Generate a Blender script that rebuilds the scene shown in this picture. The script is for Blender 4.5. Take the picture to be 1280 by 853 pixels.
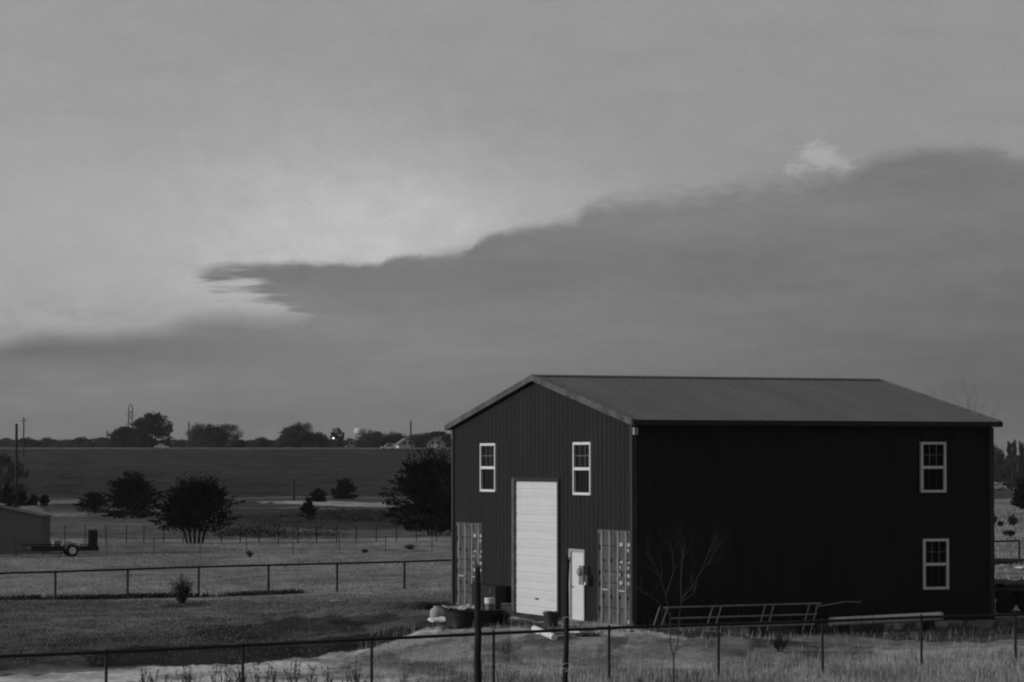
import bpy, bmesh, math, random
import numpy as np
from mathutils import Vector, Matrix
random.seed(7); rng = np.random.default_rng(11)
PI = math.pi
S = bpy.context.scene
for o in list(bpy.data.objects): bpy.data.objects.remove(o)
COL = S.collection

# ------------------------------------------------------------------ camera
FPX = 3739.0; HOR = 578.5; EYE = 4.444
PIT = math.atan((HOR-426.5)/FPX)
cd = bpy.data.cameras.new('camera'); cam = bpy.data.objects.new('camera', cd); COL.objects.link(cam)
cam.location = (0, 0, EYE); cam.rotation_euler = (PI/2+PIT, 0, 0)
cd.sensor_width = 36; cd.lens = 36*FPX/1280; cd.clip_start = 0.5; cd.clip_end = 20000
S.camera = cam
S.view_settings.view_transform = 'Standard'; S.view_settings.look = 'None'
S.view_settings.exposure = 0.0; S.view_settings.gamma = 1.0; S.view_settings.use_curve_mapping = False
S.cycles.filter_width = 2.1       # the old lens is a little soft

# ------------------------------------------------------------------ sky and sun
HAZE = 0.00006
SUN_EL = math.radians(14); SUN_AZ = math.radians(-97)     # azimuth from +Y towards +X
W = bpy.data.worlds.new('World'); S.world = W; W.use_nodes = True
nt = W.node_tree; nt.nodes.clear()
def nd(t, **k):
    n = nt.nodes.new(t)
    for a, b in k.items(): setattr(n, a, b)
    return n
def lk(a, b): nt.links.new(a, b)
def M(op, a, b=None, c=None, clamp=False):
    n = nd('ShaderNodeMath', operation=op, use_clamp=clamp)
    for i, v in enumerate((a, b, c)):
        if v is None: continue
        if isinstance(v, (int, float)): n.inputs[i].default_value = v
        else: lk(v, n.inputs[i])
    return n.outputs[0]
def sstep(x, a, b, lo=0.0, hi=1.0):
    n = nd('ShaderNodeMapRange', interpolation_type='SMOOTHSTEP')
    lk(x, n.inputs[0])
    for i, v in zip((1, 2, 3, 4), (a, b, lo, hi)):
        if isinstance(v, (int, float)): n.inputs[i].default_value = v
        else: lk(v, n.inputs[i])
    return n.outputs[0]
tc = nd('ShaderNodeTexCoord'); sx = nd('ShaderNodeSeparateXYZ'); lk(tc.outputs['Generated'], sx.inputs[0])
az = M('ARCTAN2', sx.outputs[0], sx.outputs[1]); el = M('ARCSINE', sx.outputs[2])
U = M('MULTIPLY_ADD', az, 3739.0, 640.0)       # azimuth and elevation of the sky, 3739 units per radian
V = M('MULTIPLY_ADD', el, -3739.0, 578.5)
def noise(su, sv, det=6, rough=0.55, off=0.0, dist=0.0):
    c = nd('ShaderNodeCombineXYZ'); lk(M('MULTIPLY', U, su), c.inputs[0]); lk(M('MULTIPLY', V, sv), c.inputs[1]); c.inputs[2].default_value = off
    n = nd('ShaderNodeTexNoise'); n.inputs['Scale'].default_value = 1; n.inputs['Detail'].default_value = det
    n.inputs['Roughness'].default_value = rough; n.inputs['Distortion'].default_value = dist
    lk(c.outputs[0], n.inputs['Vector']); return M('SUBTRACT', n.outputs['Fac'], 0.5)
def blob(u, v, ru, rv, pw=1.0, amp=1.0):
    a = M('DIVIDE', M('SUBTRACT', U, u), ru); b = M('DIVIDE', M('SUBTRACT', V, v), rv)
    r = M('ADD', M('MULTIPLY', a, a), M('MULTIPLY', b, b))
    return M('MULTIPLY', M('EXPONENT', M('MULTIPLY', r, -1.0)), amp)
def curve(pts, x):
    n = nd('ShaderNodeFloatCurve'); c = n.mapping.curves[0]
    c.points[0].location = pts[0]; c.points[1].location = pts[-1]
    for p in pts[1:-1]: c.points.new(*p)
    for p in c.points: p.handle_type = 'AUTO_CLAMPED'
    n.mapping.update(); lk(x, n.inputs[1]); return n.outputs[0]
n1 = noise(0.012, 0.022); n2 = noise(0.045, 0.11, 8, 0.6, 3.0); n3 = noise(0.004, 0.012, 5, 0.5, 7.0, 0.4); n4 = noise(0.006, 0.03, 6, 0.6, 12.0, 0.6)
n5 = noise(0.016, 0.085, 5, 0.55, 20.0, 0.3); n6 = noise(0.16, 0.22, 4, 0.7, 31.0)
t = M('MULTIPLY_ADD', U, 1/1600.0, 0.1)   # -160..1440 -> 0..1
def T(x): return (x+160)/1600.0
edge = curve([(0, .338), (T(258), .334), (T(285), .330), (T(440), .329), (T(472), .329), (T(484), .322), (T(570), .316), (T(588), .309), (T(598), .298), (T(680), .279), (T(722), .270), (T(732), .256), (T(750), .250), (T(800), .243), (T(880), .238),
    (T(960), .226), (T(1050), .214), (T(1100), .197), (T(1180), .186), (T(1240), .190), (T(1290), .208), (1, .23)], t)
edge = M('MULTIPLY', edge, 1000.0)
soft = curve([(0, .5), (T(200), .2), (T(262), .07), (T(420), .05), (T(600), .06), (T(720), .12), (T(800), .20), (T(960), .22), (T(1120), .12), (T(1200), .09), (1, .12)], t)
soft = M('MULTIPLY', soft, 150.0)
e2 = M('ADD', edge, M('ADD', M('MULTIPLY', n1, 10.0), M('MULTIPLY', n2, M('MULTIPLY_ADD', soft, 1.0, 4.0))))
tong = sstep(M('SUBTRACT', V, e2), M('MULTIPLY', soft, -0.6), M('MULTIPLY', soft, 1.0))
# underside of the tongue; it thickens to the right until it merges with the low bank
under = curve([(0, .300), (T(225), .322), (T(252), .336), (T(268), .350), (T(300), .356), (T(330), .368), (T(360), .384), (T(400), .410), (T(440), .450), (1, 1.0)], t)
under = M('MULTIPLY', under, 1000.0)
wis = M('MULTIPLY', noise(0.011, 0.105, 4, 0.5, 55.0, 0.2), sstep(U, 230, 262, 0.2, 1.0))
und2 = M('ADD', under, M('ADD', M('MULTIPLY', wis, 125.0), M('MULTIPLY', n2, 16.0)))
tong = M('MULTIPLY', tong, M('SUBTRACT', 1.0, sstep(M('SUBTRACT', V, und2), -15.0, 19.0)))
low2 = curve([(0, .440), (T(0), .428), (T(60), .418), (T(130), .418), (T(200), .410), (T(250), .398), (T(300), .396), (T(340), .397), (T(380), .390), (T(430), .36), (1, .2)], t)
low2 = M('MULTIPLY', low2, 1000.0)
lb = M('SUBTRACT', V, M('ADD', low2, M('ADD', M('MULTIPLY', n1, 22.0), M('MULTIPLY', n2, 14.0))))
bank2 = sstep(M('ADD', lb, M('MULTIPLY', n2, 18.0)), -18.0, 20.0)
bank = M('MAXIMUM', tong, bank2)
veil = M('MULTIPLY', sstep(V, 350, 410), M('MULTIPLY', sstep(M('ADD', n1, M('MULTIPLY', n2, .4)), -.12, .2), sstep(U, 330, 150)))
bank = M('MAXIMUM', bank, M('MULTIPLY', veil, .34))
# upper sky level
up = M('ADD', 0.275, M('MULTIPLY', n3, 0.05))
n7 = noise(0.022, 0.030, 7, 0.62, 61.0, 0.3); n8 = noise(0.20, 0.24, 3, 0.85, 77.0)
up = M('ADD', up, M('MULTIPLY', blob(440, 305, 240, 120, amp=0.20), M('MULTIPLY_ADD', n7, 0.8, 1.0)))
up = M('ADD', up, M('MULTIPLY', n7, 0.038))
up = M('ADD', up, blob(60, 330, 200, 190, amp=0.055))
up = M('ADD', up, blob(700, 255, 220, 50, amp=0.03))
up = M('ADD', up, M('MULTIPLY', n4, 0.035))
puff = sstep(M('ADD', M('MAXIMUM', blob(1024, 196, 30, 22), M('MAXIMUM', blob(1000, 213, 34, 11, amp=.75), blob(1048, 206, 26, 18, amp=.8))), M('ADD', M('MULTIPLY', n2, 1.3), M('ADD', M('MULTIPLY', n6, .5), M('MULTIPLY', n7, .6)))), 0.30, 0.95)
up = M('ADD', up, M('MULTIPLY', puff, 0.10))
wisp = sstep(M('ADD', blob(690, -2, 55, 5), M('MULTIPLY', n2, 0.6)), 0.25, 0.7)
up = M('SUBTRACT', up, M('MULTIPLY', wisp, 0.06))
# cloud bank level: by elevation, with streaks
dn = curve([(0, .20), (.2, .19), (.4, .175), (.55, .165), (.7, .168), (.85, .155), (1, .135)], M('DIVIDE', V, 578.5))
dn = M('ADD', dn, M('MULTIPLY', n4, 0.055)); dn = M('ADD', dn, M('MULTIPLY', n3, 0.03))
dn = M('ADD', dn, blob(500, 420, 300, 60, amp=0.018))
dn = M('SUBTRACT', dn, blob(1300, 480, 330, 110, amp=0.045))
dn = M('ADD', dn, blob(880, 285, 200, 22, amp=0.02))
dn = M('SUBTRACT', dn, blob(60, 440, 220, 18, amp=0.022))
dn = M('ADD', dn, M('ADD', M('MULTIPLY', n7, 0.034), M('MULTIPLY', n2, 0.016)))
dn = M('SUBTRACT', dn, blob(1180, 222, 130, 30, amp=0.016)); dn = M('ADD', dn, blob(1010, 262, 230, 14, amp=0.016)); dn = M('SUBTRACT', dn, blob(360, 345, 120, 12, amp=0.014))
dn = M('ADD', dn, blob(180, 490, 420, 32, amp=0.022)); dn = M('SUBTRACT', dn, blob(100, 438, 260, 20, amp=0.016)); dn = M('ADD', dn, blob(560, 425, 260, 22, amp=0.014)); dn = M('SUBTRACT', dn, blob(700, 350, 260, 26, amp=0.012))
n9 = noise(0.008, 0.055, 7, 0.6, 93.0, 0.8); dn = M('ADD', dn, M('MULTIPLY', n9, 0.045))
low = sstep(V, 480, 580); dn = M('SUBTRACT', dn, M('MULTIPLY', low, 0.012))
lev = M('ADD', M('MULTIPLY', up, M('SUBTRACT', 1.0, bank)), M('MULTIPLY', dn, bank))
sky = nd('ShaderNodeTexSky', sky_type='NISHITA'); sky.sun_disc = False
sky.sun_elevation = SUN_EL; sky.sun_rotation = SUN_AZ; sky.air_density = 1.2; sky.dust_density = 3.0
bw = nd('ShaderNodeRGBToBW'); lk(sky.outputs[0], bw.inputs[0])
# thin overcast over the clear-sky gradient (black and white photograph: luminance only)
lev = M('MULTIPLY', lev, M('MULTIPLY_ADD', n8, 0.26, 1.0))
west = M('ADD', M('MULTIPLY', sx.outputs[0], -0.35), 1.0)
back = sstep(sx.outputs[1], -0.15, -0.7, 1.0, 0.55)
lev = M('MULTIPLY', lev, M('MULTIPLY', west, back))  # out-of-view sky shaped, west lifted and back dimmed, to darken the side wall
skyrel = M('MULTIPLY', bw.outputs[0], 0.05)
val = M('ADD', M('MULTIPLY', lev, 10.2), M('MULTIPLY', skyrel, 2.0))
bg = nd('ShaderNodeBackground'); bg.inputs['Strength'].default_value = 0.1
cmb = nd('ShaderNodeCombineColor')
for i in range(3): lk(val, cmb.inputs[i])
lk(cmb.outputs[0], bg.inputs[0]); wo = nd('ShaderNodeOutputWorld'); lk(bg.outputs[0], wo.inputs[0])

sd = bpy.data.lights.new('sun', 'SUN'); sd.energy = 1.8; sd.angle = math.radians(10); sd.color = (1, 1, 1)
sun = bpy.data.objects.new('sun', sd); COL.objects.link(sun)
sv = Vector((math.sin(SUN_AZ)*math.cos(SUN_EL), math.cos(SUN_AZ)*math.cos(SUN_EL), math.sin(SUN_EL)))
sun.rotation_euler = sv.to_track_quat('Z', 'Y').to_euler(); sun.location = (-40, 60, 40)

# ------------------------------------------------------------------ helpers
def mat(name, v, rough=0.8, amt=0.25, scale=3.0, metal=0.0, bump=0.0, stretch=(1, 1, 1), spec=0.3, v2=None, emis=0.0):
    m = bpy.data.materials.new(name); m.use_nodes = True; t = m.node_tree; b = t.nodes['Principled BSDF']
    b.inputs['Roughness'].default_value = rough; b.inputs['Metallic'].default_value = metal
    b.inputs['Specular IOR Level'].default_value = spec
    tc = t.nodes.new('ShaderNodeTexCoord'); mp = t.nodes.new('ShaderNodeMapping'); mp.inputs['Scale'].default_value = stretch
    t.links.new(tc.outputs['Object'], mp.inputs[0])
    n = t.nodes.new('ShaderNodeTexNoise'); n.inputs['Scale'].default_value = scale; n.inputs['Detail'].default_value = 6; n.inputs['Roughness'].default_value = 0.65
    t.links.new(mp.outputs[0], n.inputs['Vector'])
    r = t.nodes.new('ShaderNodeMapRange'); r.inputs[1].default_value = .3; r.inputs[2].default_value = .7
    a = v*(1-amt); c = v*(1+amt)
    if v2 is not None: a, c = v, v2
    r.inputs[3].default_value = a; r.inputs[4].default_value = c
    t.links.new(n.outputs['Fac'], r.inputs[0])
    cc = t.nodes.new('ShaderNodeCombineColor')
    for i in range(3): t.links.new(r.outputs[0], cc.inputs[i])
    t.links.new(cc.outputs[0], b.inputs['Base Color'])
    if bump:
        bp = t.nodes.new('ShaderNodeBump'); bp.inputs['Strength'].default_value = bump; bp.inputs['Distance'].default_value = 0.02
        t.links.new(n.outputs['Fac'], bp.inputs['Height']); t.links.new(bp.outputs[0], b.inputs['Normal'])
    if emis: b.inputs['Emission Color'].default_value = (1, 1, 1, 1); b.inputs['Emission Strength'].default_value = emis
    return m

class MB:
    def __init__(s): s.v = []; s.f = []
    def quad(s, a, b, c, d): n = len(s.v); s.v += [tuple(a), tuple(b), tuple(c), tuple(d)]; s.f.append((n, n+1, n+2, n+3)); return s
    def poly(s, pts): n = len(s.v); s.v += [tuple(p) for p in pts]; s.f.append(tuple(range(n, n+len(pts)))); return s
    def box(s, x0, x1, y0, y1, z0, z1, rz=0.0, c=None):
        P = [(x, y, z) for z in (z0, z1) for x, y in ((x0, y0), (x1, y0), (x1, y1), (x0, y1))]
        if rz:
            cx, cy = c if c else ((x0+x1)/2, (y0+y1)/2); ca, sa = math.cos(rz), math.sin(rz)
            P = [(cx+(x-cx)*ca-(y-cy)*sa, cy+(x-cx)*sa+(y-cy)*ca, z) for x, y, z in P]
        n = len(s.v); s.v += P
        for q in ((3, 2, 1, 0), (4, 5, 6, 7), (0, 1, 5, 4), (1, 2, 6, 5), (2, 3, 7, 6), (3, 0, 4, 7)): s.f.append(tuple(n+i for i in q))
        return s
    def tube(s, pts, rad, k=8, cap=True):
        pts = [Vector(p) for p in pts]
        rs = rad if isinstance(rad, (list, tuple)) else [rad]*len(pts)
        d0 = (pts[-1]-pts[0]).normalized(); ref = Vector((0, 0, 1)) if abs(d0.z) < .9 else Vector((1, 0, 0))
        rings = []
        for i, p in enumerate(pts):
            d = (pts[min(i+1, len(pts)-1)]-pts[max(i-1, 0)]).normalized()
            a = d.cross(ref).normalized(); b = d.cross(a).normalized(); n = len(s.v)
            for j in range(k):
                an = 2*PI*j/k; s.v.append(tuple(p+(a*math.cos(an)+b*math.sin(an))*rs[i]))
            rings.append(n)
        for q in range(len(rings)-1):
            A, B = rings[q], rings[q+1]
            for j in range(k): s.f.append((A+j, A+(j+1) % k, B+(j+1) % k, B+j))
        if cap: s.f.append(tuple(rings[0]+j for j in range(k))[::-1]); s.f.append(tuple(rings[-1]+j for j in range(k)))
        return s
    def each(s, name, m, parent=None):      # every separate piece its own object
        par = list(range(len(s.v)))
        def fd(a):
            while par[a] != a: par[a] = par[par[a]]; a = par[a]
            return a
        for f in s.f:
            for q in f[1:]: par[fd(q)] = fd(f[0])
        gr = {}
        for f in s.f: gr.setdefault(fd(f[0]), []).append(f)
        out = []
        for fs in gr.values():
            ids = sorted({i for f in fs for i in f}); mp = {a: b for b, a in enumerate(ids)}
            q = MB(); q.v = [s.v[i] for i in ids]; q.f = [tuple(mp[i] for i in f) for f in fs]; out.append(q.obj(name, m, parent))
        return out
    def lathe(s, prof, c=(0, 0, 0), k=16, axis='z'):
        rings = []
        for r, h in prof:
            n = len(s.v)
            for j in range(k):
                a = 2*PI*j/k
                if axis == 'z': s.v.append((c[0]+r*math.cos(a), c[1]+r*math.sin(a), c[2]+h))
                elif axis == 'y': s.v.append((c[0]+r*math.cos(a), c[1]+h, c[2]+r*math.sin(a)))
                else: s.v.append((c[0]+h, c[1]+r*math.cos(a), c[2]+r*math.sin(a)))
            rings.append(n)
        for q in range(len(rings)-1):
            A, B = rings[q], rings[q+1]
            for j in range(k): s.f.append((A+j, A+(j+1) % k, B+(j+1) % k, B+j))
        s.f.append(tuple(rings[0]+j for j in range(k))[::-1]); s.f.append(tuple(rings[-1]+j for j in range(k)))
        return s
    def obj(s, name, m, parent=None, smooth=False):
        me = bpy.data.meshes.new(name); me.from_pydata(s.v, [], s.f); me.materials.append(m)
        if smooth: me.polygons.foreach_set('use_smooth', [True]*len(me.polygons))
        me.update(); o = bpy.data.objects.new(name, me); COL.objects.link(o)
        if parent: o.parent = parent
        return o
def tag(o, label=None, cat=None, group=None, kind=None):
    if label: o['label'] = label
    if cat: o['category'] = cat
    if group: o['group'] = group
    if kind: o['kind'] = kind
    return o
def empty(name, loc, rz=0.0):
    o = bpy.data.objects.new(name, None); COL.objects.link(o); o.location = loc; o.rotation_euler = (0, 0, rz); o.empty_display_size = .2
    return o
KIDS = {}
def copy_tree(o, parent=None):
    c = o.copy(); COL.objects.link(c); c.parent = parent
    for ch in [x for x in bpy.data.objects if x.parent == o]: copy_tree(ch, c)
    return c
def nmesh(name, verts, faces, m, parent=None, smooth=False):     # numpy mesh, faces (n,k)
    me = bpy.data.meshes.new(name); n, k = faces.shape
    me.vertices.add(len(verts)); me.vertices.foreach_set('co', np.asarray(verts, np.float32).ravel())
    me.loops.add(n*k); me.loops.foreach_set('vertex_index', faces.astype(np.int32).ravel())
    me.polygons.add(n); me.polygons.foreach_set('loop_start', np.arange(0, n*k, k, dtype=np.int32)); me.polygons.foreach_set('loop_total', np.full(n, k, np.int32))
    if smooth: me.polygons.foreach_set('use_smooth', np.ones(n, bool))
    me.materials.append(m); me.update(calc_edges=True); me.validate()
    o = bpy.data.objects.new(name, me); COL.objects.link(o)
    if parent: o.parent = parent
    return o
# value noise in numpy
_tab = rng.random((257, 257))
def vnoise(x, y):
    x = np.asarray(x, float); y = np.asarray(y, float)
    xi = np.floor(x).astype(int); yi = np.floor(y).astype(int); fx = x-xi; fy = y-yi
    fx = fx*fx*(3-2*fx); fy = fy*fy*(3-2*fy); a = xi % 256; b = yi % 256
    return (_tab[a, b]*(1-fx)+_tab[a+1, b]*fx)*(1-fy)+(_tab[a, b+1]*(1-fx)+_tab[a+1, b+1]*fx)*fy
def fbm(x, y, o=4):
    s = 0; w = .5
    for i in range(o): s = s+w*vnoise(x+17.3*i, y+9.1*i); x = x*2.03; y = y*2.03; w *= .5
    return s-.5*(1-.5**o)   # about -.5 .. .5
def sm(x, a, b): t = np.clip((x-a)/(b-a), 0, 1); return t*t*(3-2*t)

# ------------------------------------------------------------------ barn frame (needed by the terrain)
BX, BY, BYAW = 3.2806, 81.3206, 0.3868; BW, BL, BH, BR = 13.583, 11.265, 5.62, 1.33
LY = [-800, 0, 20, 35, 48, 56, 62, 72, 90, 124, 130, 176, 208, 300, 390, 470, 640, 900, 960, 1100, 1600, 6000, 15000]
LZ = [2.8, 2.8, 2.2, 1.3, .35, -.2, -.42, -.5, -.65, -1.22, -1.12, -1.1, -1.02, -.9, -.72, -.45, 3.4, 8.8, 9.3, 9.3, 8, -10, -40]
RY = [-800, 0, 20, 35, 48, 56, 62, 72, 80, 110, 140, 200, 300, 600, 900, 1600, 6000, 15000]
RZ = [2.8, 2.8, 2.2, 1.3, .35, -.2, -.42, -.38, -.1, -.05, -.2, 0, -.1, -.9, -1.4, -1.5, -10, -40]
def ground(X, Y, fine=True):
    X = np.asarray(X, float); Y = np.asarray(Y, float)
    s = sm(X, -15, 15+.1*np.maximum(Y, 0))
    z = np.interp(Y, LY, LZ)*(1-s)+np.interp(Y, RY, RZ)*s
    dx = X-BX; dy = Y-BY; c, k = math.cos(BYAW), math.sin(BYAW)
    ls = dx*c+dy*k; lg = -dx*k+dy*c
    ox = np.maximum(np.maximum(-ls, ls-BL), 0); oy = np.maximum(np.maximum(-lg, lg-BW), 0); d = np.hypot(ox, oy)
    f = 1-sm(d, 2.0, 9.0); z = z*(1-f)-.26*f*sm(-lg, -.1, .6)*sm(ls, .3, 3.5)
    if fine:
        a = np.clip(Y/150, .3, 2.0)
        z = z+fbm(X*.25, Y*.25)*.10*a*(1-f)+fbm(X*1.3+5, Y*1.3)*.03*(1-f*.8)
    return z
def gz(x, y): return float(ground(x, y))
cp, sp = math.cos(PIT), math.sin(PIT)
def ray(px, py):
    a = (px-640)/FPX; b = (426.5-py)/FPX
    return Vector((a, cp-b*sp, sp+b*cp))
def gp(px, py, ymin=50, ymax=3000):     # point of the ground at a surveyed sight line
    d = ray(px, py); Y = ymin
    while Y < ymax:
        tt = Y/d.y
        if EYE+d.z*tt <= float(ground(d.x*tt, Y, False)): break
        Y *= 1.002
    tt = Y/d.y; return Vector((d.x*tt, Y, gz(d.x*tt, Y)))
def at(px, py, Y):
    d = ray(px, py); tt = Y/d.y; return Vector((d.x*tt, Y, EYE+d.z*tt))

# ------------------------------------------------------------------ ground sheet
def inpoly(X, Y, poly):
    r = np.zeros(X.shape, bool); n = len(poly)
    for i in range(n):
        x1, y1 = poly[i]; x2, y2 = poly[(i+1) % n]
        c = ((y1 > Y) != (y2 > Y)) & (X < (x2-x1)*(Y-y1)/(y2-y1+1e-12)+x1); r ^= c
    return r
def wpoly(pts): return [tuple(gp(*p)[:2]) for p in pts]
rows = [-600, -300, -150, -60, 0, 20, 32, 40]
while rows[-1] < 1150: rows.append(rows[-1]*1.0042)
while rows[-1] < 15000: rows.append(rows[-1]*1.06)
us = list(np.arange(-.30, .3001, .0013)); st = .002
while us[-1] < 25: us.append(us[-1]+st); us.insert(0, us[0]-st); st *= 1.25
rows = np.array(rows); us = np.array(us)
GY = np.repeat(rows[:, None], len(us), 1); GX = us[None, :]*np.maximum(GY, 40)
GZ = ground(GX, GY)
# distort lookups for ragged borders
q = np.clip(GY/90, .6, 8)
PX = GX+fbm(GX/q*.5, GY/q*.35)*q*1.6+fbm(GX/q*2.2, GY/q*1.2)*q*.5; PY = GY+fbm(GX/q*.5+40, GY/q*.5)*q*3.0+fbm(GX/q*2.6+20, GY/q*1.2)*q*2.4
tone = np.full(GX.shape, .20)
def setp(pts, v, mix=1.0, world=False):
    p = pts if world else wpoly(pts); m = inpoly(PX, PY, p); tone[m] = tone[m]*(1-mix)+v*mix; return m
tone[:] = np.where(GY > 215, .12, .235)
# lawn between near drive and second fence
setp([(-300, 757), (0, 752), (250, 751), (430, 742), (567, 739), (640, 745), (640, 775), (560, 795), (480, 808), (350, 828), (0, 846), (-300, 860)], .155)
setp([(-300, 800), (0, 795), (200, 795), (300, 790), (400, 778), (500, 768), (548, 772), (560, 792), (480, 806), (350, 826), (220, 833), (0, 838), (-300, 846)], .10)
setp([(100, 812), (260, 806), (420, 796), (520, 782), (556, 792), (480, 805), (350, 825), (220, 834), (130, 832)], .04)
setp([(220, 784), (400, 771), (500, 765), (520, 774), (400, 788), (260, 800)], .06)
# darker strip across the meadow, brush beyond the third fence, dark field
setp([(-200, 683), (0, 682), (200, 682), (330, 685), (250, 692), (60, 697), (-200, 697)], .14)
setp([(-400, 658), (140, 655), (260, 657), (567, 660), (700, 652), (700, 633), (480, 634), (330, 633), (250, 640), (0, 636), (-400, 636)], .12)
setp([(280, 655), (400, 662), (600, 661), (700, 652), (700, 634), (520, 637), (400, 637), (290, 634)], .055)
setp([(-500, 623), (700, 623), (700, 640), (330, 634), (200, 634), (0, 640), (-500, 640)], .075)
fieldm = (GY > 430) & (GY < 930) & (GX < 60)
tone[(GY > 880) & (GY < 935) & (GX < 60)] = .14; fieldm &= (GY < 885)
tone[fieldm] = .050+fbm(GX*.02, GY*.006)[fieldm]*.03+.003*np.sin(GY*.35+GX*.01)[fieldm]
setp([(196, 757), (225, 754), (262, 752), (268, 756), (230, 760), (200, 761)], .03)  # shadow of the small bush, painted into the ground as a dark patch
setp([(40, 627), (115, 624), (118, 628), (60, 631), (75, 642), (115, 640), (118, 646), (50, 646), (30, 634)], .20)
path = setp([(345, 627), (400, 625.5), (470, 628), (700, 629), (700, 636), (480, 633.5), (400, 632), (350, 630)], .33)
setp([(250, 621.5), (560, 620), (560, 621.6), (250, 623)], .12)
# far side to the right of the barn
rt = (GX > 30) & (GY > 150); tone[rt] = .22+fbm(GX*.1, GY*.03)[rt]*.15
rt = (GX > 50) & (GY > 400); tone[rt] = .07
m = (GX > 30) & (GY > 215) & (GY < 300); tone[m] = .12
# around the barn base and the dry grass in front
setp([(790, 784), (1240, 775), (1400, 774), (1400, 796), (1240, 803), (1120, 800), (1030, 794), (900, 794), (800, 794)], .07)  # shade along the side wall's foot, painted into the ground tone
drv = setp([(-300, 866), (0, 845), (110, 839), (220, 834), (300, 829), (350, 826), (430, 815), (500, 803), (545, 786), (590, 776), (625, 768), (645, 764), (700, 770), (760, 776), (790, 784), (850, 797), (800, 806), (760, 836), (700, 842), (560, 862), (400, 880), (0, 900), (-300, 910)], .60)
setp([(480, 806), (560, 788), (700, 788), (800, 800), (780, 826), (700, 840), (560, 846), (420, 850), (440, 822)], .33)
setp([(-300, 900), (0, 880), (400, 868), (560, 850), (700, 838), (770, 826), (860, 826), (1000, 812), (1400, 806), (1400, 1200), (-300, 1200)], .36)
setp([(600, 842), (900, 836), (1000, 833), (1400, 828), (1400, 1200), (-300, 1200), (-300, 960), (560, 853)], .22)
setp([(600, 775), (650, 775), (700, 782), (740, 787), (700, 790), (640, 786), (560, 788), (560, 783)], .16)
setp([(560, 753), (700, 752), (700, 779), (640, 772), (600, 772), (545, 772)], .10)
tone *= 1+fbm(GX*.16, GY*.07)*.9+fbm(GX*.9, GY*.35)*1.0
nz_ = fbm(GX*.40+9, GY*.16+3, 5); m_ = (GY < 110) & (nz_ > .06); tone[m_] *= 1-.38*sm(nz_[m_], .06, .14)
nz_ = fbm(GX*1.6+9, GY*.6+3, 4); m_ = (GY < 125) & (nz_ > .10); tone[m_] *= .62
m_ = (GY > 122) & (GY < 206); nz_ = fbm(GX*.12+2, GY*.03+8, 5); tone[m_] *= 1-.30*sm(nz_[m_], .0, .15)
nz_ = fbm(GX*.9+31, GY*.45+13, 5); m_ = (drv & (GY < 100)); tone[m_] *= 1-.42*sm(nz_[m_], -.02, .16)
tone = np.clip(tone, .02, .6)
gm = bpy.data.materials.new('ground_cover'); gm.use_nodes = True; t_ = gm.node_tree; b_ = t_.nodes['Principled BSDF']; b_.inputs['Roughness'].default_value = 1; b_.inputs['Specular IOR Level'].default_value = 0
at_ = t_.nodes.new('ShaderNodeAttribute'); at_.attribute_name = 'tone'
tcn = t_.nodes.new('ShaderNodeTexCoord'); mpn = t_.nodes.new('ShaderNodeMapping'); mpn.inputs['Scale'].default_value = (1.3, .55, 1); t_.links.new(tcn.outputs['Object'], mpn.inputs[0])
acc = None
for sc, lo, hi in ((4.5, .6, 1.4), (.8, .78, 1.22)):
    nn = t_.nodes.new('ShaderNodeTexNoise'); nn.inputs['Scale'].default_value = sc; nn.inputs['Detail'].default_value = 8; nn.inputs['Roughness'].default_value = .7
    t_.links.new(mpn.outputs[0], nn.inputs['Vector']); r = t_.nodes.new('ShaderNodeMapRange'); r.inputs[1].default_value = .3; r.inputs[2].default_value = .7; r.inputs[3].default_value = lo; r.inputs[4].default_value = hi
    t_.links.new(nn.outputs[0], r.inputs[0]); mu = t_.nodes.new('ShaderNodeMath'); mu.operation = 'MULTIPLY'; t_.links.new(r.outputs[0], mu.inputs[0]); t_.links.new(acc if acc else at_.outputs['Fac'], mu.inputs[1]); acc = mu.outputs[0]
cc = t_.nodes.new('ShaderNodeCombineColor')
for i in range(3): t_.links.new(acc, cc.inputs[i])
t_.links.new(cc.outputs[0], b_.inputs['Base Color'])
nr, nc = GX.shape; idx = np.arange(nr*nc).reshape(nr, nc)
F = np.stack([idx[:-1, :-1], idx[:-1, 1:], idx[1:, 1:], idx[1:, :-1]], -1).reshape(-1, 4)
VV = np.stack([GX, GY, GZ], -1).reshape(-1, 3); TT = tone.reshape(-1)
reg = np.zeros((nr, nc), int); reg[fieldm] = 1; reg[drv] = 2; reg[path] = 3
reg[(GY < 76) & ((PX*0+GY) < 56)] = 0
fr = reg[:-1, :-1].reshape(-1)
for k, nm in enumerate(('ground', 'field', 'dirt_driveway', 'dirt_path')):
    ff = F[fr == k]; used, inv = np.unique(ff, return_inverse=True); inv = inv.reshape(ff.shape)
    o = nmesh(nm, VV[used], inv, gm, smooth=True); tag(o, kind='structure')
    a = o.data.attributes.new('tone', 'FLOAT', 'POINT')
    a.data.foreach_set('value', TT[used].astype(np.float32))

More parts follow.
